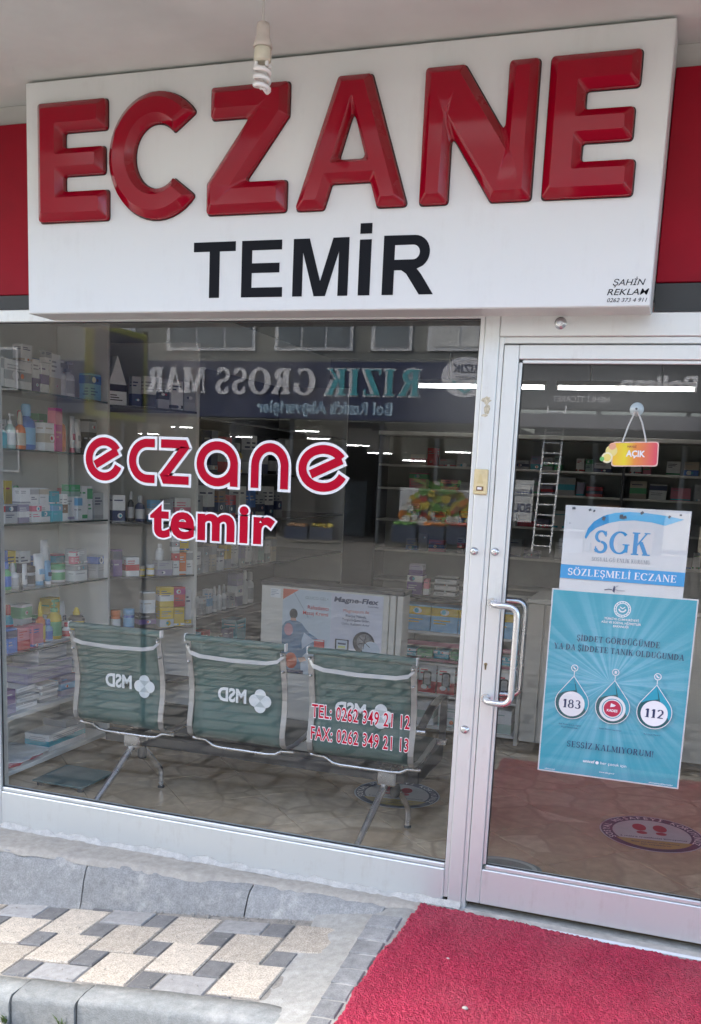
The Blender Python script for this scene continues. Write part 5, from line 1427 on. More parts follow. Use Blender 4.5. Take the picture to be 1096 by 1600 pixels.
for sh, z in (('top glass shelf', 1.985), ('second glass shelf', 1.692), ('third glass shelf', 1.322), ('fourth glass shelf', .982), ('fifth glass shelf', .660)):
    y = .42; k = 0
    while y < 1.24:
        wd = rnd.uniform(.05, .11); h = rnd.uniform(.11, .21); kind = rnd.choice(('box', 'box', 'box', 'bottle', 'tube'))
        c1 = rnd.choice(('white', 'white', 'light blue', 'teal', 'silver', 'orange', 'pink', 'green', 'yellow', 'blue')); c2 = rnd.choice(('blue', 'red', 'teal', 'navy', 'green'))
        wd = wd if kind == 'box' else min(wd, .06)
        goods(kind, (-2.745+rnd.uniform(-.012, .012), y+wd/2, z+.0006), 90+rnd.uniform(-5, 5), wd*.93, .07 if kind == 'box' else wd*.93, h, c1, c2, f'{c1} {"carton" if kind == "box" else kind} at the back of the {sh}, {ordinal(k)} from window', 'goods at the back of the left rack', 300+k)
        k += 1; y += wd+rnd.choice((.004, .01, .03))
# round yellow bath bottle
bx, by, bz = -2.60, 1.16, .661
yb = MB(); yb.lathe([(.030, 0), (.040, .004), (.048, .03), (.049, .055), (.044, .085), (.036, .1)], (bx, by, bz), 18)
yo = tag(yb.build('bath_bottle', pm('yellow'), off=(bx, by, bz)), 'round yellow bath bottle with a black cap band on the left rack', 'bottle', 'goods on the left rack')
b = MB(); b.lathe([(.0465, .082), (.047, .092), (.036, .108), (.022, .114)], (bx, by, bz), 18); b.build('cap_band', pm('black'), yo)
b = MB(); b.lathe([(.020, .113), (.022, .125), (.012, .15), (.006, .158)], (bx, by, bz), 14); b.build('cap_tip', pm('yellow'), yo)
for dy in (-.018, .016):
    b = MB(); b.box(bx+.041, bx+.047, by+dy-.005, by+dy+.005, bz+.06, bz+.074, c=.001); b.build('printed_spot', pm('black'), yo)
# red folded bags on the bottom shelf
for k, (y0, y1, z, c1, lab) in enumerate(((.40, .62, .056, 'red', 'crumpled red paper bag on the bottom shelf of the left rack, lowest'), (.43, .74, .064, 'pink', 'crumpled pink paper bag lying across the red bag'), (.48, .82, .072, 'white', 'crumpled white paper bag with red print, topmost on the bottom shelf'))):
    b = MB(); rnd = random.Random(k+40); n = 7; vs = []
    for i in range(n):
        for j in range(n): vs.append((-2.78+.26*i/(n-1)+rnd.uniform(-.012, .012), y0+(y1-y0)*j/(n-1)+rnd.uniform(-.012, .012), z+rnd.uniform(0, .010)))
    b.add(vs, [(i*n+j, i*n+j+1, (i+1)*n+j+1, (i+1)*n+j) for i in range(n-1) for j in range(n-1)])
    o = tag(b.build('paper_bag', pm(c1), off=(-2.65, (y0+y1)/2, z)), lab, 'bag', 'bags on the bottom shelf')
    o.modifiers.new('t', 'SOLIDIFY').thickness = .004

ROWS2 = [
 ('lower dark shelf', .665, [(176, 190, 30, 'jar', 'orange', 'orange', 'orange jar'), (193, 209, 32, 'jar', 'blue', 'light blue', 'blue jar'), (211, 238, 24, 'box', 'black', 'purple', 'black carton'), (217, 236, 34, 'box', 'white', 'cream', 'white carton on the black carton', 25), (243, 265, 32, 'box', 'yellow', 'white', 'yellow carton'), (243, 265, 32, 'box', 'yellow', 'white', 'yellow carton stacked above', 33), (267, 284, 31, 'box', 'yellow', 'white', 'yellow and white carton'), (266, 285, 32, 'box', 'red', 'magenta', 'red carton stacked above', 32), (287, 297, 58, 'box', 'white', 'yellow', 'tall narrow white carton')]),
 ('middle dark shelf', .985, [(176, 190, 42, 'box', 'purple', 'navy', 'purple carton'), (193, 213, 30, 'box', 'white', 'red', 'white carton with a red foot'), (214, 222, 16, 'jar', 'yellow', 'cream', 'small yellow jar'), (224, 236, 18, 'jar', 'yellow', 'white', 'yellow jar with white lid'), (238, 262, 24, 'box', 'silver', 'lilac', 'silver carton'), (238, 250, 26, 'bottle', 'white', 'white', 'white bottle on the silver carton', 24.5), (264, 274, 38, 'box', 'white', 'red', 'narrow white carton'), (275, 286, 36, 'box', 'orange', 'white', 'narrow orange carton'), (287, 298, 38, 'box', 'white', 'grey', 'narrow grey-white carton'), (262, 274, 24, 'box', 'white', 'grey', 'small white carton stacked above', 38.5), (275, 290, 24, 'box', 'yellow', 'blue', 'yellow and blue carton stacked above', 38.5)]),
 ('upper dark shelf', 1.31, [(175, 194, 40, 'box', 'white', 'navy', 'white and navy carton'), (197, 206, 46, 'bottle', 'black', 'silver', 'black bottle'), (208, 222, 40, 'bottle', 'navy', 'silver', 'navy bottle'), (226, 242, 34, 'box', 'light blue', 'white', 'light blue carton'), (246, 262, 36, 'box', 'grey', 'white', 'grey carton'), (266, 292, 38, 'box', 'white', 'pink', 'white and pink carton')]),
 ('top dark shelf', 1.975, [(168, 196, 72, 'house', 'white', 'black', 'white gable-topped carton'), (200, 214, 44, 'box', 'silver', 'navy', 'silver carton'), (216, 234, 46, 'box', 'white', 'black', 'white and black carton'), (237, 254, 46, 'box', 'silver', 'black', 'silver and black carton'), (257, 276, 44, 'box', 'white', 'black', 'white carton with black print'), (279, 297, 44, 'box', 'silver', 'grey', 'grey carton')]),
]
for sh, z, items in ROWS2:
    for it in items:
        a, c_, hp_, kind, c1, c2, desc = it[:7]; dz = it[7]/262 if len(it) > 7 else 0
        t0, t1 = (a-174)/126, (c_-174)/126; wd = (t1-t0)*L2*.95; h = hp_/262
        dp = min(.13, max(.03, wd*.7)) if kind == 'box' else (.09 if kind == 'house' else wd)
        tm = (t0+t1)/2; p = A2+d2*L2*tm+n2*(.045*math.sin(math.pi*max(0, min(1, tm)))-.012-dp/2)
        sd += 1
        goods(kind, (p.x, p.y, z+dz+.0006), ang2+random.uniform(-4, 4), wd, dp, h, c1, c2, f'{desc} on the {sh} of the corner rack', 'goods on the corner rack', sd)
ROWS3 = [
 ('.70', .70, 'lower shelf', [(1.92, .10, .13, 'box', 'white', 'grey', 'white carton'), (2.04, .06, .12, 'box', 'silver', 'white', 'narrow silver carton'), (2.13, .06, .16, 'box', 'white', 'light blue', 'tall white carton'), (2.22, .05, .17, 'spray', 'white', 'silver', 'white spray bottle nearest the window'), (2.29, .05, .17, 'spray', 'white', 'white', 'middle white spray bottle'), (2.36, .05, .17, 'spray', 'white', 'silver', 'white spray bottle farthest from the window'), (2.46, .09, .10, 'box', 'silver', 'grey', 'low silver carton'), (2.58, .10, .23, 'box', 'lilac', 'white', 'tall lilac carton'), (2.70, .07, .24, 'bottle', 'white', 'white', 'tall white bottle'), (2.80, .08, .22, 'bottle', 'white', 'silver', 'white bottle with silver label')]),
 ('.42', .42, 'bottom shelf', [(2.25, .16, .12, 'box', 'cream', 'brown', 'cream carton'), (2.45, .08, .13, 'box', 'lilac', 'white', 'small lilac carton'), (2.62, .16, .18, 'box', 'teal', 'mint', 'teal carton'), (1.95, .13, .17, 'box', 'light blue', 'white', 'light blue carton'), (2.09, .10, .17, 'box', 'red', 'white', 'red carton')]),
 ('.975', .975, 'middle shelf', [(1.95+k*.11, .08, .14+.02*(k % 3), 'box', c, 'grey', f'{c} carton, {ordinal(k)} from the window,') for k, c in enumerate(('white', 'silver', 'cream', 'white', 'yellow', 'white', 'lilac', 'white', 'silver', 'mint', 'white', 'cream'))]),
 ('1.3', 1.30, 'upper shelf', [(1.95+k*.16, .11, .17+.03*((k*2) % 3), 'box', c, 'navy', f'{c} carton, {ordinal(k)} from the window,') for k, c in enumerate(('grey', 'white', 'brown', 'red', 'white', 'blue', 'silver', 'white', 'grey'))]),
 ('1.62', 1.62, 'high shelf', [(1.95+k*.2, .10, .2+.03*((k*2) % 3), 'box' if k % 3 else 'bottle', c, 'silver', f'{c} pack, {ordinal(k)} from the window,') for k, c in enumerate(('black', 'navy', 'red', 'yellow', 'white', 'navy', 'black', 'silver'))]),
]
for _, z, sh, items in ROWS3:
    for y, wd, h, kind, c1, c2, desc in items:
        sd += 1
        goods(kind, (-2.235-wd*.4, y, z+.0006), 90, wd*.92, wd*.75, h, c1, c2, f'{desc} on the {sh} of the rear rack'.replace(', on', ' on'), 'goods on the rear rack', sd)

# yellow-framed sign on a post at the pavement edge, left of the picture; it shows in the window glass
yf = empty('post_sign', (-3.2, -2.84, -.38), 'yellow-framed navy post sign mirrored at the upper left of the window', 'sign')
YEL = M('frame_yellow', (.66, .64, .05), .45, var=.1)
fx = -3.2
for z0, z1 in ((1.955, 1.995), (2.535, 2.575)): b = MB(); b.box(fx-.03, fx+.03, -2.82, -2.12, z0, z1, c=.005); b.build('frame_rail', YEL, yf)
for y0, y1 in ((-2.82, -2.785), (-2.155, -2.12)): b = MB(); b.box(fx-.0302, fx+.0302, y0, y1, 1.9952, 2.5348, c=.005); b.build('frame_stile', YEL, yf)
b = MB(); b.box(fx-.024, fx+.024, -2.7848, -2.1552, 1.9953, 2.5347); b.build('sign_face', M('post_sign_navy', (.05, .055, .12), .4, var=.2, scale=6), yf)
b = MB(); b.tube([(fx, -2.845, -.40), (fx, -2.845, 2.60)], .022, 10); b.build('post', M('post_grey', (.16, .16, .165), .5, var=.1), yf)
b = MB(); b.lathe([(.09, 0), (.09, .012), (.03, .03)], (fx, -2.845, -.388), 12); b.build('base_plate', M('post_grey', (.16, .16, .165)), yf)

# ---- counter with the cream front
ct = empty('counter', (-1.1, 1.6, 0), 'cream counter with a dark plinth behind the waiting bench', 'counter')
rack_part(ct, 'front_panel', CREAM, -1.515, -.775, 1.335, 1.36, .10, 1.02, .003)
rack_part(ct, 'corner_strip', CREAM, -.770, -.738, 1.337, 1.36, .10, 1.02, .003)
rack_part(ct, 'corner_strip', CREAM, -.730, -.698, 1.337, 1.36, .10, 1.02, .003)
rack_part(ct, 'end_panel', CREAM, -.72, -.698, 1.361, 1.47, .10, 1.02, .003)
rack_part(ct, 'end_panel', CREAM, -1.515, -1.49, 1.361, 1.47, .10, 1.02, .003)
rack_part(ct, 'counter_top', DARKLAM, -1.52, -.69, 1.33, 1.48, 1.0205, 1.045, .003)
rack_part(ct, 'plinth', DARKLAM, -2.06, -.56, 1.345, 1.9, -.005, .098, .002)
b = MB(); b.box(-1.385, -.805, 1.3322, 1.3348, .54, 1.01)
mp_ = tag(b.build('counter_poster', PAPERW, off=(-1.1, 1.333, .54)), 'massage cream poster with a man holding his back on the counter front', 'poster')
F = Flat((0, 1.3320, 0))
SH = M('print_steel_blue', (.13, .22, .32), .5, var=.12, scale=20); DKH = M('print_dark_hair', (.02, .022, .03), .5, var=.1); ORG = M('print_orange_red', (.55, .12, .06), .5, var=.05)
PALE = M('print_pale_blue', (.46, .54, .62), .5, var=.06); SKIN = M('print_skin', (.48, .28, .20), .5, var=.05); RT = M('print_red_text', (.50, .04, .04), .5)
F.rect(-1.384, .541, -1.10, 1.009, M('print_ground_blue', (.50, .57, .62), .5, var=.08, scale=4)); F.rect(-1.099, .541, -.806, 1.009, M('print_ground_lilac', (.56, .57, .64), .5, var=.08, scale=4))
F.poly([(-1.384, 1.009), (-1.29, 1.009), (-1.384, .95)], ORG)
F.poly([(-1.384, .56), (-1.384, .80), (-1.365, .826), (-1.335, .838), (-1.300, .838), (-1.268, .826), (-1.248, .800), (-1.222, .775), (-1.178, .752), (-1.160, .735), (-1.166, .716), (-1.210, .690), (-1.255, .645), (-1.268, .60), (-1.265, .56)], SH)
F.poly([(-1.252, .775), (-1.200, .742), (-1.190, .732), (-1.225, .712), (-1.262, .68), (-1.266, .73)], PALE)
F.disc(-1.318, .874, .024, DKH, ry=.029); F.poly([(-1.332, .852), (-1.304, .852), (-1.300, .836), (-1.336, .836)], SKIN)
F.disc(-1.345, .785, .026, M('print_glow_red', (.40, .19, .23), .5), ry=.035); F.disc(-1.325, .612, .036, ORG, ry=.045)
F.poly([(-1.285, .63), (-1.245, .640), (-1.232, .620), (-1.27, .605)], SKIN)
F.rect(-1.384, .541, -1.25, .562, NAVY)
F.stroke([(-1.32, .995), (-1.23, .86)], .003, GREYT)
F.text('GLUCO GEL+', -1.115, .962, GREYT, h=.016, align='r', bold=.01)
F.text('Rahatlatıcı', -1.115, .908, RT, h=.021, align='r', bold=.01); F.text('Masaj Kremi', -1.115, .876, RT, h=.021, align='r', bold=.01)
F.text('Magne-Flex', -1.085, .962, NAVY, x1=-.83, h=.028, bold=.035, shear=.15); F.text('Cool & Relax', -.83, .946, NAVY, h=.008, align='r', bold=.02)
F.text('Magnezyum ile', -.955, .910, ORG, h=.017, align='c'); F.text('Enerjini Yükselt,', -.955, .884, NAVY, h=.013, align='c', bold=.015); F.text('Yorgunluğunu Gider,', -.955, .864, NAVY, h=.013, align='c', bold=.015); F.text('Uyku Kaliteni Artır', -.955, .841, NAVY, h=.014, align='c')
F.disc(-.905, .75, .062, DKH, n=30); F.disc(-.90, .755, .045, M('print_wheel_grey', (.20, .20, .21), .5, var=.4, scale=60)); F.disc(-.862, .712, .05, PALE)
for a in (20, 80, 140, 200, 260, 320): F.stroke([(-.90, .755), (-.90+.04*math.cos(R(a)), .755+.04*math.sin(R(a)))], .004, DKH)
F.poly([(-1.068, .70), (-.99, .70), (-.99, .76), (-1.068, .76)], DKH); F.poly([(-1.06, .706), (-.998, .706), (-.998, .754), (-1.06, .754)], PALE); F.rect(-1.052, .73, -1.006, .74, NAVY); F.rect(-1.05, .71, -1.008, .724, M('print_lime', (.45, .50, .20), .5))
F.rect(-1.19, .70, -1.13, .745, RT); F.rect(-1.20, .735, -1.135, .742, PAPERW)
F.build('print', mp_)
b = MB(); b.box(-1.46, -1.40, 1.3325, 1.3345, .955, 1.005)
nb_ = tag(b.build('paper_notice', PAPERW, off=(-1.43, 1.333, .955)), 'small printed notice on the left corner of the counter front', 'notice')
F = Flat((0, 1.3322, 0))
for k in range(4): F.rect(-1.455, .995-.009*k, -1.455+(.04, .03, .045, .02)[k], .998-.009*k, GREYT)
F.build('print', nb_)

# ---- display rack and cabinets across the shop
dr = empty('display_rack', (-.58, 2.5, 0), 'white display rack of boxed goods seen past the bench end', 'shelf')
for z in (.905, .685, .490, .285, .075): rack_part(dr, 'rack_shelf', SHELFWHITE if z < .9 else DARKLAM, -.985, -.215, 2.33, 2.7, z-.016, z)
rack_part(dr, 'side_panel', CREAM, -1.01, -.986, 2.32, 2.7, .02, .92); rack_part(dr, 'side_panel', CREAM, -.214, -.19, 2.32, 2.7, .02, .92)
rack_part(dr, 'back_panel', SHELFGREY, -.985, -.215, 2.70, 2.71, .02, .92)
PKST = M('pink_tray', (.40, .13, .18), .5, var=.08)
rack_part(dr, 'pink_ledge', PKST, -.984, -.216, 2.322, 2.332, .598, .625, 0); rack_part(dr, 'pink_ledge', PKST, -.984, -.216, 2.322, 2.332, .498, .515, 0)
for k in range(4):
    x = -.885+k*.178; sd += 1
    o = goods('box', (x, 2.42, .6856), 0, .172, .14, .165, 'light blue', 'yellow', f'light blue tissue carton with yellow wave on the display rack, {ordinal(k)} from the left', 'tissue cartons', 3)
for k in range(7):
    sd += 1; x = -.93+k*.108
    goods('box', (x, 2.40, .516), 0, .098, .10, .052, 'green' if k % 2 else 'teal', 'white', f'green and white toothpaste carton on the display rack, {ordinal(k)} from the left', 'toothpaste cartons', 8+k % 2)
for k in range(6):
    x = -.92+k*.124; sd += 1
    o = goods('box', (x, 2.39, .2856), 0, .112, .08, .188, 'white', 'red', f'white thermometer carton on the display rack, {ordinal(k)} from the left', 'thermometer cartons', 2)
    Fd = Flat((0, -.0406, 0)); Fd.h = .0015
    Fd.poly(fillet([(-.028, .045), (.028, .045), (.028, .145), (-.028, .145)], .018, 4), pm('black')); Fd.poly(fillet([(-.019, .055), (.019, .055), (.019, .135), (-.019, .135)], .012, 4), pm('silver'))
    for q in range(3): Fd.rect(-.012, .07+.022*q, .012, .076+.022*q, pm('grey'))
    Fd.build('printed_device', o, off=(0, 0, 0))
for k in range(3):
    sd += 1
    goods('box', (-.85+k*.25, 2.42, .0756), 0, .22, .13, .15, 'white', 'mint', f'low white carton on the bottom of the display rack, {ordinal(k)} from the left', 'cartons on the rack floor', 5+k)
for k, (x, z, wd, h, c1, c2, lab) in enumerate(((-.93, .9056, .10, .13, 'purple', 'white', 'purple carton standing at the left end of the display rack top'), (-.93, 1.0365, .09, .06, 'lilac', 'purple', 'lilac carton on the purple carton above the display rack'), (-.86, .9056, .035, .10, 'pink', 'white', 'narrow pink carton beside the purple carton on the display rack top'))):
    goods('box', (x, 2.46, z), 4*k, wd, .1, h, c1, c2, lab, 'cartons at the rack end', 60+k)
for k in range(3): goods('box', (-.74, 2.5, .9056+k*.0405), 3*k-3, .14, .1, .039, 'white', 'black', f'white carton with black corners on top of the display rack, {("lowest", "middle", "topmost")[k]} of three', 'cartons on top of the display rack', 70+k)
cb = empty('counter_cabinet', (.7, 2.6, 0), 'row of cream cabinet doors along the far side of the shop', 'cabinet')
rack_part(cb, 'carcass', SHELFGREY, -.188, 1.70, 2.345, 2.8, .05, .925)
rack_part(cb, 'cabinet_top', SHELFWHITE, -.188, 1.70, 2.31, 2.82, .926, .95)
x = -.186
for wd in (.105, .105, .40, .215, .10, .31, .31, .31):
    if x+wd > 1.70: break
    rack_part(cb, 'cabinet_door', CREAM, x+.004, x+wd-.004, 2.322, 2.3445, .055, .92, .003); x += wd
# ---- shelves on the back wall
bk = empty('back_shelves', (-.5, 5.7, 0), 'medicine shelves covering the back wall of the shop', 'shelf')
rack_part(bk, 'back_panel', M('back_panel_green', (.34, .36, .33), .6, var=.08), -2.2, 1.70, 5.84, 5.855, .02, 2.038)
rack_part(bk, 'cornice', SHELFWHITE, -2.2, 1.70, 5.50, 5.83, 2.04, 2.075)
for z in (1.765, 1.545, 1.24, .95, .66): rack_part(bk, 'back_shelf', SHELFGREY, -2.19, 1.69, 5.52, 5.835, z-.018, z)
for x in (-2.2, -.95, .10, 1.68): rack_part(bk, 'upright', DARKLAM, x-.012, x+.012, 5.515, 5.838, .02, 2.038)
rnd = random.Random(77)
for zi, (z, nm) in enumerate(((1.765, 'top'), (1.545, 'second'), (1.24, 'third'), (.95, 'fourth'))):
    x = -1.9; k = 0
    while x < 1.55:
        wd = rnd.uniform(.07, .19); h = rnd.uniform(.07, .17)*(1.25 if zi == 0 and x > .1 else 1)
        if any(abs(x+wd/2-u) < wd/2+.02 for u in (-.95, .10)): x += .05; continue
        c1 = rnd.choice(['white', 'white', 'silver', 'cream', 'white', 'mint', 'lilac', 'grey', 'pink', 'red']); c2 = rnd.choice(['blue', 'red', 'grey', 'green', 'teal', 'navy'])
        goods('box', (x+wd/2, 5.62, z+.0006), rnd.uniform(-6, 6), wd*.9, .09, h, c1, c2, f'{c1} medicine carton on the {nm} back-wall shelf, {ordinal(k)} from the left', 'medicine cartons on the back wall', 200+k+zi*30)
        k += 1; x += wd+rnd.choice((.005, .01, .02, .12))
# ---- lit ceiling tubes
for k, (x0, x1, lab) in enumerate(((-1.80, -.65, 'lit fluorescent tube seen across the window post'), (-.52, .62, 'lit fluorescent tube seen through the door glass'))):
    t = empty('tube_light', ((x0+x1)/2, 5.42, 2.5), lab, 'lamp', 'lit tubes over the back shelves')
    rack_part(t, 'fitting', WHITEPL, x0-.02, x1+.02, 5.40, 5.46, 2.508, 2.545)
    b = MB(); b.tube([(x0, 5.43, 2.487), (x1, 5.43, 2.487)], .014, 10); b.build('glowing_tube', LAMP, t)
    for x in (x0-.01, x1+.01): rack_part(t, 'end_cap', WHITEPL, x-.008, x+.008, 5.415, 5.445, 2.47, 2.507)
    b = MB(); b.tube([((x0+x1)/2-.3, 5.43, 2.545), ((x0+x1)/2-.3, 5.43, 2.78)], .006, 6); b.tube([((x0+x1)/2+.3, 5.43, 2.545), ((x0+x1)/2+.3, 5.43, 2.78)], .006, 6); b.build('hanger', WHITEPL, t)

# ================================================================== across the street
FY = -27.5
def across(x, z): return (x, FY, z)
mk = empty('market_building', (-13, FY, -.6), 'grocery market across the street with navy sign band, mirrored in the window', 'building')
MWALL = M('market_wall', (.20, .21, .195), .85, var=.08, scale=.6); NAVYB = M('market_band', (.014, .026, .085), .35, var=.1, scale=.5)
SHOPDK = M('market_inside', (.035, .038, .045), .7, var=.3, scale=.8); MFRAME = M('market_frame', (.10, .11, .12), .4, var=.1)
BLIND = M('window_blind', (.55, .56, .55), .7, var=.12, scale=3); WFR = M('window_frame_white', (.66, .67, .68), .5, var=.05)
def far(rt, name, mat, x0, x1, y0, y1, z0, z1): return rack_part(rt, name, mat, x0, x1, FY+y0, FY+y1, z0, z1, 0)
far(mk, 'upper_wall', MWALL, -21.6, -4.9, -8, 0, 5.30, 15.5)
far(mk, 'sign_band', NAVYB, -21.6, -4.9, -.6, .25, 3.45, 5.295)
far(mk, 'side_wall', MWALL, -21.6, -21.2, -8, 0, -1.2, 3.445); far(mk, 'side_wall', MWALL, -5.3, -4.9, -8, 0, -1.2, 3.445)
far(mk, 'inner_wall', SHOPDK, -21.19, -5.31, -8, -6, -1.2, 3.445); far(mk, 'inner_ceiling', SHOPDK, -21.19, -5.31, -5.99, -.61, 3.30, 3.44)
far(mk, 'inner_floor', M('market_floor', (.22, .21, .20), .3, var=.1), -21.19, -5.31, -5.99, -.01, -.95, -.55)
for x in (-21.0, -18.9, -16.7, -14.5, -12.3, -10.4, -9.1, -7.2, -5.5): far(mk, 'shopfront_post', MFRAME, x-.06, x+.06, -.12, 0, -.55, 3.44)
for x0, x1 in ((-20.9, -18.97), (-18.83, -16.77), (-16.63, -14.57), (-12.2, -10.47), (-9.03, -7.27), (-7.13, -5.57)): far(mk, 'shop_pane', GLASS, x0, x1, -.07, -.05, -.5, 3.40)
# goods shelving inside the market
for k, x in enumerate((-20, -18, -15.8, -13.2, -11.2, -8.0, -6.4)):
    far(mk, 'gondola', M('gondola_%d' % (k % 3), ((.16, .13, .11), (.12, .15, .17), (.20, .18, .14))[k % 3], .7, var=.6, scale=4, detail=8), x-.7, x+.7, -3.6, -3.0, -.55, 1.45)
# windows of the upper floor
def far_window(rt, x, z, wd, h, nsash, blind):
    f = far(rt, 'window', WFR, x-wd/2-.09, x+wd/2+.09, .0, .06, z-.09, z+h+.09)
    for k in range(nsash):
        a = x-wd/2+wd*k/nsash; far(f, 'sash_pane', blind, a+.05, a+wd/nsash-.05, .061, .09, z+.05, z+h-.05)
    return f
for fl in range(3):
    z = 5.75+fl*3.0
    for x, wd, n in ((-19.4, 1.9, 2), (-15.4, 3.2, 3), (-11.6, 2.6, 3), (-8.9, 1.2, 1), (-6.6, 2.0, 2)):
        far_window(mk, x, z, wd, 1.5, n, M('far_glass', (.16, .19, .21), .15, var=.3, scale=1) if (fl+n) % 2 else BLIND)
# lettering, read from the street
LT = M('market_white', (.66, .66, .70), .5, var=.05); TEALL = M('market_teal', (.05, .36, .42), .5, var=.05); LBL = M('market_light_blue', (.50, .68, .80), .5, var=.05)
F = Flat((0, FY+.252, 0), (-1, 0, 0), (0, 0, 1), (0, 1, 0), step=.002)
F.serif('RIZIK', 7.75, 4.19, LT, x1=11.05, h=.90, weight=2.2, gap=.16); F.h += .02
F.serif('RIZIK', 7.80, 4.235, TEALL, x1=11.0, h=.82, weight=1.4, gap=.16)
F.serif('GROSS', 11.42, 4.22, LT, x1=15.02, h=.84, weight=1.85, gap=.13); F.serif('MARKET', 15.40, 4.22, LT, x1=19.75, h=.84, weight=1.85, gap=.13)
F.build('band_lettering', mk)
F = Flat((0, FY+.252, 0), (-1, 0, 0), (0, 0, 1), (0, 1, 0), step=.002)
F.text("Bol Rızık'lı Alışverişler", 8.70, 3.62, LBL, x1=13.5, h=.40, bold=.05); F.h += .01
F.text("Bol Rızık'lı Alışverişler", 8.78, 3.66, M('market_deep_blue', (.02, .10, .22), .5), x1=13.42, h=.33, bold=-.012)
F.build('slogan_lettering', mk)
F = Flat((0, FY+.252, 0), (-1, 0, 0), (0, 0, 1), (0, 1, 0), step=.004)
F.disc(6.35, 4.85, .78, LT, ry=.62, n=36); F.h += .01
F.text('RIZIK', 6.35, 4.98, NAVYB, h=.26, align='c', bold=.02); F.text('MARKET', 6.35, 4.76, NAVYB, h=.12, align='c')
F.stroke([(5.95, 4.75), (6.1, 4.55), (6.35, 4.36), (6.6, 4.55), (6.75, 4.75)], .07, TEALL)
WH = M('market_wheat', (.45, .42, .28), .6, var=.1)
for k in range(9):
    a = R(130+k*14); cx_, cz_ = 6.35+.95*math.cos(a), 4.85+.80*math.sin(a); F.disc(cx_, cz_, .085, WH, n=10)
F.build('band_logo', mk)
# fruit picture on the market window
PALEP = M('fruit_poster_ground', (.52, .54, .56), .5, var=.05)
b = MB(); b.box(-8.35, -5.7, FY+.02, FY+.03, .10, 1.35)
fp_ = tag(b.build('fruit_poster', PALEP, off=(-7, FY+.02, .1)), 'fruit and vegetable picture on the market window across the street', 'poster')
F = Flat((0, FY+.032, 0), (-1, 0, 0), (0, 0, 1), (0, 1, 0), step=.0015); rnd = random.Random(4)
FC = [M('fruit_'+n, c, .5, var=.15, scale=6) for n, c in (('orange', (.50, .17, .03)), ('red', (.40, .04, .03)), ('yellow', (.48, .38, .05)), ('green', (.10, .26, .05)), ('lime', (.26, .38, .08)), ('brown', (.26, .14, .06)), ('white', (.56, .55, .50)))]
for k in range(130):
    u = rnd.uniform(-1, 1); top = .45+.95*(1-u*u)
    F.disc(7.02+u*1.2, .12+rnd.uniform(0, top), rnd.uniform(.07, .17), rnd.choice(FC[:6] if k < 115 else FC[6:]), n=12)
for k in range(10): F.stroke([(7.0+rnd.uniform(-.6, .6), 1.2), (7.0+rnd.uniform(-.9, .9), 1.62)], .05, FC[3])
F.build('fruit_print', fp_)
# crates of fruit on stands
def fruit_crate(x, y, z, wd, hgt, mat, fruit, lab, grp):
    r_ = empty('fruit_crate', (x, y, z), lab, 'crate', grp)
    CR = M('crate_navy', (.03, .045, .09), .5, var=.1)
    for q in ((-wd/2, wd/2, -.3, -.28, 0, hgt), (-wd/2, wd/2, .28, .3, 0, hgt), (-wd/2, -wd/2+.02, -.28, .28, 0, hgt), (wd/2-.02, wd/2, -.28, .28, 0, hgt), (-wd/2+.02, wd/2-.02, -.28, .28, .05, .08)):
        rack_part(r_, 'crate_board', CR, x+q[0], x+q[1], y+q[2], y+q[3], z+q[4], z+q[5], 0)
    b = MB(); rn = random.Random(int(x*100))
    for k in range(34):
        cx_, cy_ = x+rn.uniform(-wd/2+.08, wd/2-.08), y+rn.uniform(-.22, .22); rr2 = rn.uniform(.05, .075)
        b.lathe([(rr2*.3, -rr2*.9), (rr2*.9, -rr2*.4), (rr2, 0), (rr2*.8, rr2*.6), (rr2*.25, rr2*.95)], (cx_, cy_, z+hgt-.02+rn.uniform(0, .08)), 8)
    o = b.build('fruit', fruit, r_); o['kind'] = 'stuff'
for k, (x, nm, fi) in enumerate(((-6.0, 'red', 1), (-6.9, 'orange', 0), (-7.8, 'green', 3), (-10.6, 'yellow', 2), (-11.5, 'brown', 5))):
    fruit_crate(x, FY+1.0, -.29+.03*x+.15, .8, .55 if k < 3 else .4, None, FC[fi], f'navy crate of {nm} fruit before the market across the street', 'fruit crates before the market')
# market lamps, lit
for k, (x, y, z) in enumerate(((-12.6, -2.2, 3.15), (-12.7, -3.6, 2.95), (-10.6, -2.0, 2.7), (-10.2, -3.4, 2.5), (-9.2, -4.5, 2.3), (-17.6, -2.0, 3.15), (-15.6, -3.0, 2.9), (-7.0, -2.2, 2.6), (-6.2, -3.8, 2.4), (-19.6, -3.0, 2.9))):
    t = empty('market_lamp', (x, FY+y, z), f'lit tube lamp inside the market across the street, {ordinal(k)} of ten', 'lamp', 'lit lamps in the market')
    b = MB(); b.tube([(x-.45, FY+y, z), (x+.45, FY+y, z)], .022, 8); b.build('glowing_tube', M('market_lamp_glow', (1, 1, 1), .5, var=0, emit=7), t)
    b = MB(); b.box(x-.5, x+.5, FY+y-.04, FY+y+.04, z+.03, 3.299); b.build('fitting', WHITEPL, t)

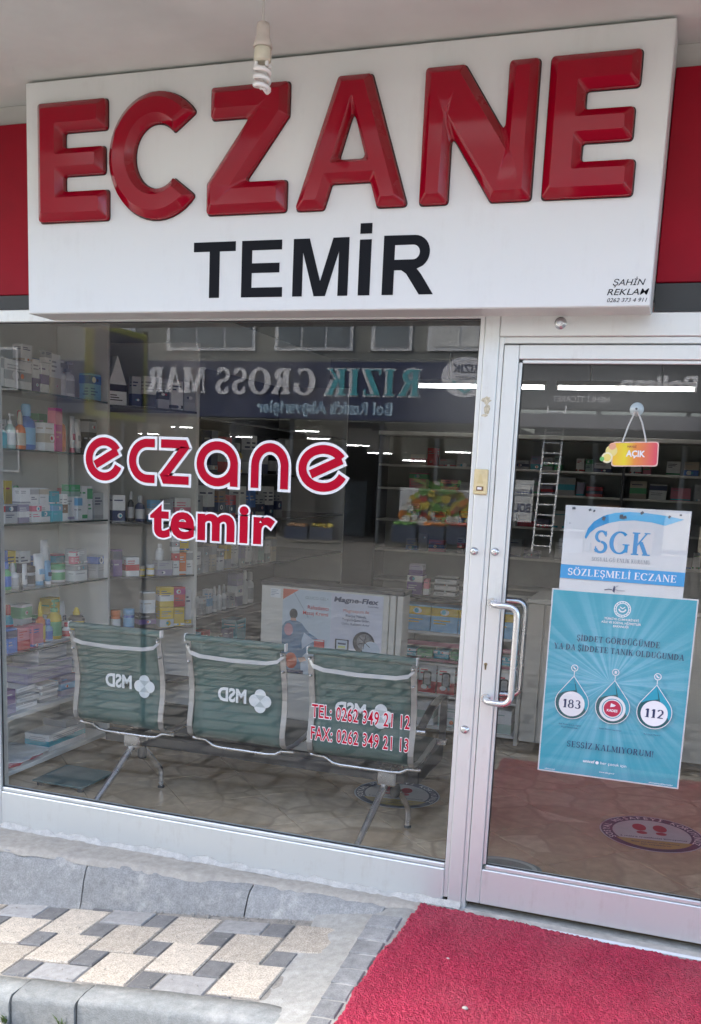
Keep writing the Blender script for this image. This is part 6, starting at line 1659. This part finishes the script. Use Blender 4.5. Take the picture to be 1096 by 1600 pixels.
# hardware shop to the right of the market
hw = empty('hardware_building', (2, FY, -.4), 'paint and hardware shop across the street, mirrored in the door glass', 'building')
far(hw, 'upper_wall', M('hardware_wall', (.34, .34, .33), .85, var=.08, scale=.6), -4.88, 14, -8, 0, 5.50, 15)
far(hw, 'sign_band', M('hardware_band', (.07, .075, .08), .4, var=.1, scale=.5), -4.88, 14, -.5, .2, 3.95, 5.495)
far(hw, 'awning_box', M('awning_grey', (.20, .20, .22), .5, var=.2, scale=1), -4.8, 13.9, -.3, .9, 3.35, 3.75)
far(hw, 'inner_wall', SHOPDK, -4.87, 14, -6, -5, -1, 3.94); far(hw, 'side_wall', MWALL, 13.6, 14, -4.99, 0, -1, 3.94); far(hw, 'inner_floor', M('market_floor', (.22, .21, .20)), -4.87, 13.59, -4.99, -.01, -.9, -.36)
for x in (-4.7, -2.2, .4, 3.0, 5.6, 8.2, 10.8, 13.4): far(hw, 'shopfront_post', MFRAME, x-.07, x+.07, -.12, 0, -.36, 3.94)
F = Flat((0, FY+.202, 0), (-1, 0, 0), (0, 0, 1), (0, 1, 0), step=.002)
GRL = M('hardware_letters', (.82, .82, .83), .5, var=.05)
F.text('Polisan', -.56, 4.50, GRL, x1=1.62, h=.46, bold=.035); F.text('NEHLİ TİCARET', 1.9, 4.16, GRL, x1=3.6, h=.17, bold=.01)
F.build('band_lettering', hw)
for fl in range(2):
    for x in (-3.2, .2, 3.6, 7.0, 10.4): far_window(hw, x, 6.0+fl*3, 1.8, 1.5, 2, BLIND if (fl+int(x)) % 2 else M('far_glass', (.16, .19, .21)))
# ladder before the hardware shop
ld = empty('ladder', (-3.4, FY+.9, -.4), 'tall aluminium ladder leaning by the hardware shop, mirrored in the door', 'ladder')
LAD = M('ladder_aluminium', (.78, .79, .80), .4, var=.05)
for dx in (-.27, .27):
    b = MB(); b.strap([(-3.43+dx, FY+1.35, -.39), (-3.43+dx, FY+.28, 4.02)], .05, .07, (1, 0, 0), None); b.build('rail', LAD, ld)
for k in range(14):
    t = (k+.6)/14.2; b = MB(); b.tube([(-3.70, FY+1.35-1.07*t, -.39+4.41*t), (-3.16, FY+1.35-1.07*t, -.39+4.41*t)], .022, 8); b.build('rung', LAD, ld)
b = MB(); b.box(-4.6, -3.95, FY+.26, FY+.28, .45, 1.75)
rs = tag(b.build('white_notice', PAPERW, off=(-4.3, FY+.27, .45)), 'white notice board beside the ladder across the street', 'notice')
F = Flat((0, FY+.282, 0), (-1, 0, 0), (0, 0, 1), (0, 1, 0), step=.002)
F.text('RIZIK', 4.0, 1.25, NAVYB, x1=4.55, h=.22, bold=.03); F.text('BOL', 4.02, .75, NAVYB, x1=4.5, h=.28, bold=.03); F.build('print', rs)
# goods standing in front of the hardware shop
rnd = random.Random(14)
for k in range(7):
    x = -2.6+k*1.0; h = rnd.uniform(.6, 1.5); c = rnd.choice(['red', 'silver', 'brown', 'cream', 'grey'])
    goods('box', (x, FY+.75, -.29+.03*x), 0, .7, .5, h, c, 'black', f'{c} crate of hardware before the shop across the street, {ordinal(k)} from the ladder', 'hardware before the shop', 400+k)
# pale apartment house further along
ap = empty('apartment_building', (-30, FY-1, -1), 'pale apartment house left of the market across the street', 'building')
far(ap, 'house_wall', M('pale_house_wall', (.15, .15, .14), .85, var=.06, scale=.5), -44, -21.65, -10, -1, -2, 17)
far(ap, 'roof', M('roof_tile_red', (.28, .10, .06), .8, var=.2, scale=2), -44.5, -21.7, -10.5, -.6, 17.01, 17.5)
for fl in range(5):
    for x in (-41, -37, -33, -29, -25):
        f = far(ap, 'window', WFR, x-.9, x+.9, -1, -.93, 1.2+fl*3.1, 2.8+fl*3.1); far(f, 'pane', M('far_glass', (.16, .19, .21)), x-.8, x+.8, -.929, -.9, 1.3+fl*3.1, 2.7+fl*3.1)
# house at the far right end
ap2 = empty('corner_building', (24, FY, -1), 'grey corner house right of the hardware shop across the street', 'building')
far(ap2, 'house_wall', M('grey_house_wall', (.46, .45, .43), .85, var=.06, scale=.5), 14.05, 34, -10, -.3, -2, 13)
far(ap2, 'roof', M('roof_tile_red', (.28, .10, .06)), 13.9, 34.5, -10.5, 0, 13.01, 13.4)
for fl in range(4):
    for x in (17, 21, 25, 29): f = far(ap2, 'window', WFR, x-.9, x+.9, -.3, -.23, 1.2+fl*3, 2.7+fl*3); far(f, 'pane', M('far_glass', (.16, .19, .21)), x-.8, x+.8, -.229, -.2, 1.3+fl*3, 2.6+fl*3)

for o in bpy.data.objects:
    if '_w' in o: del o['_w']
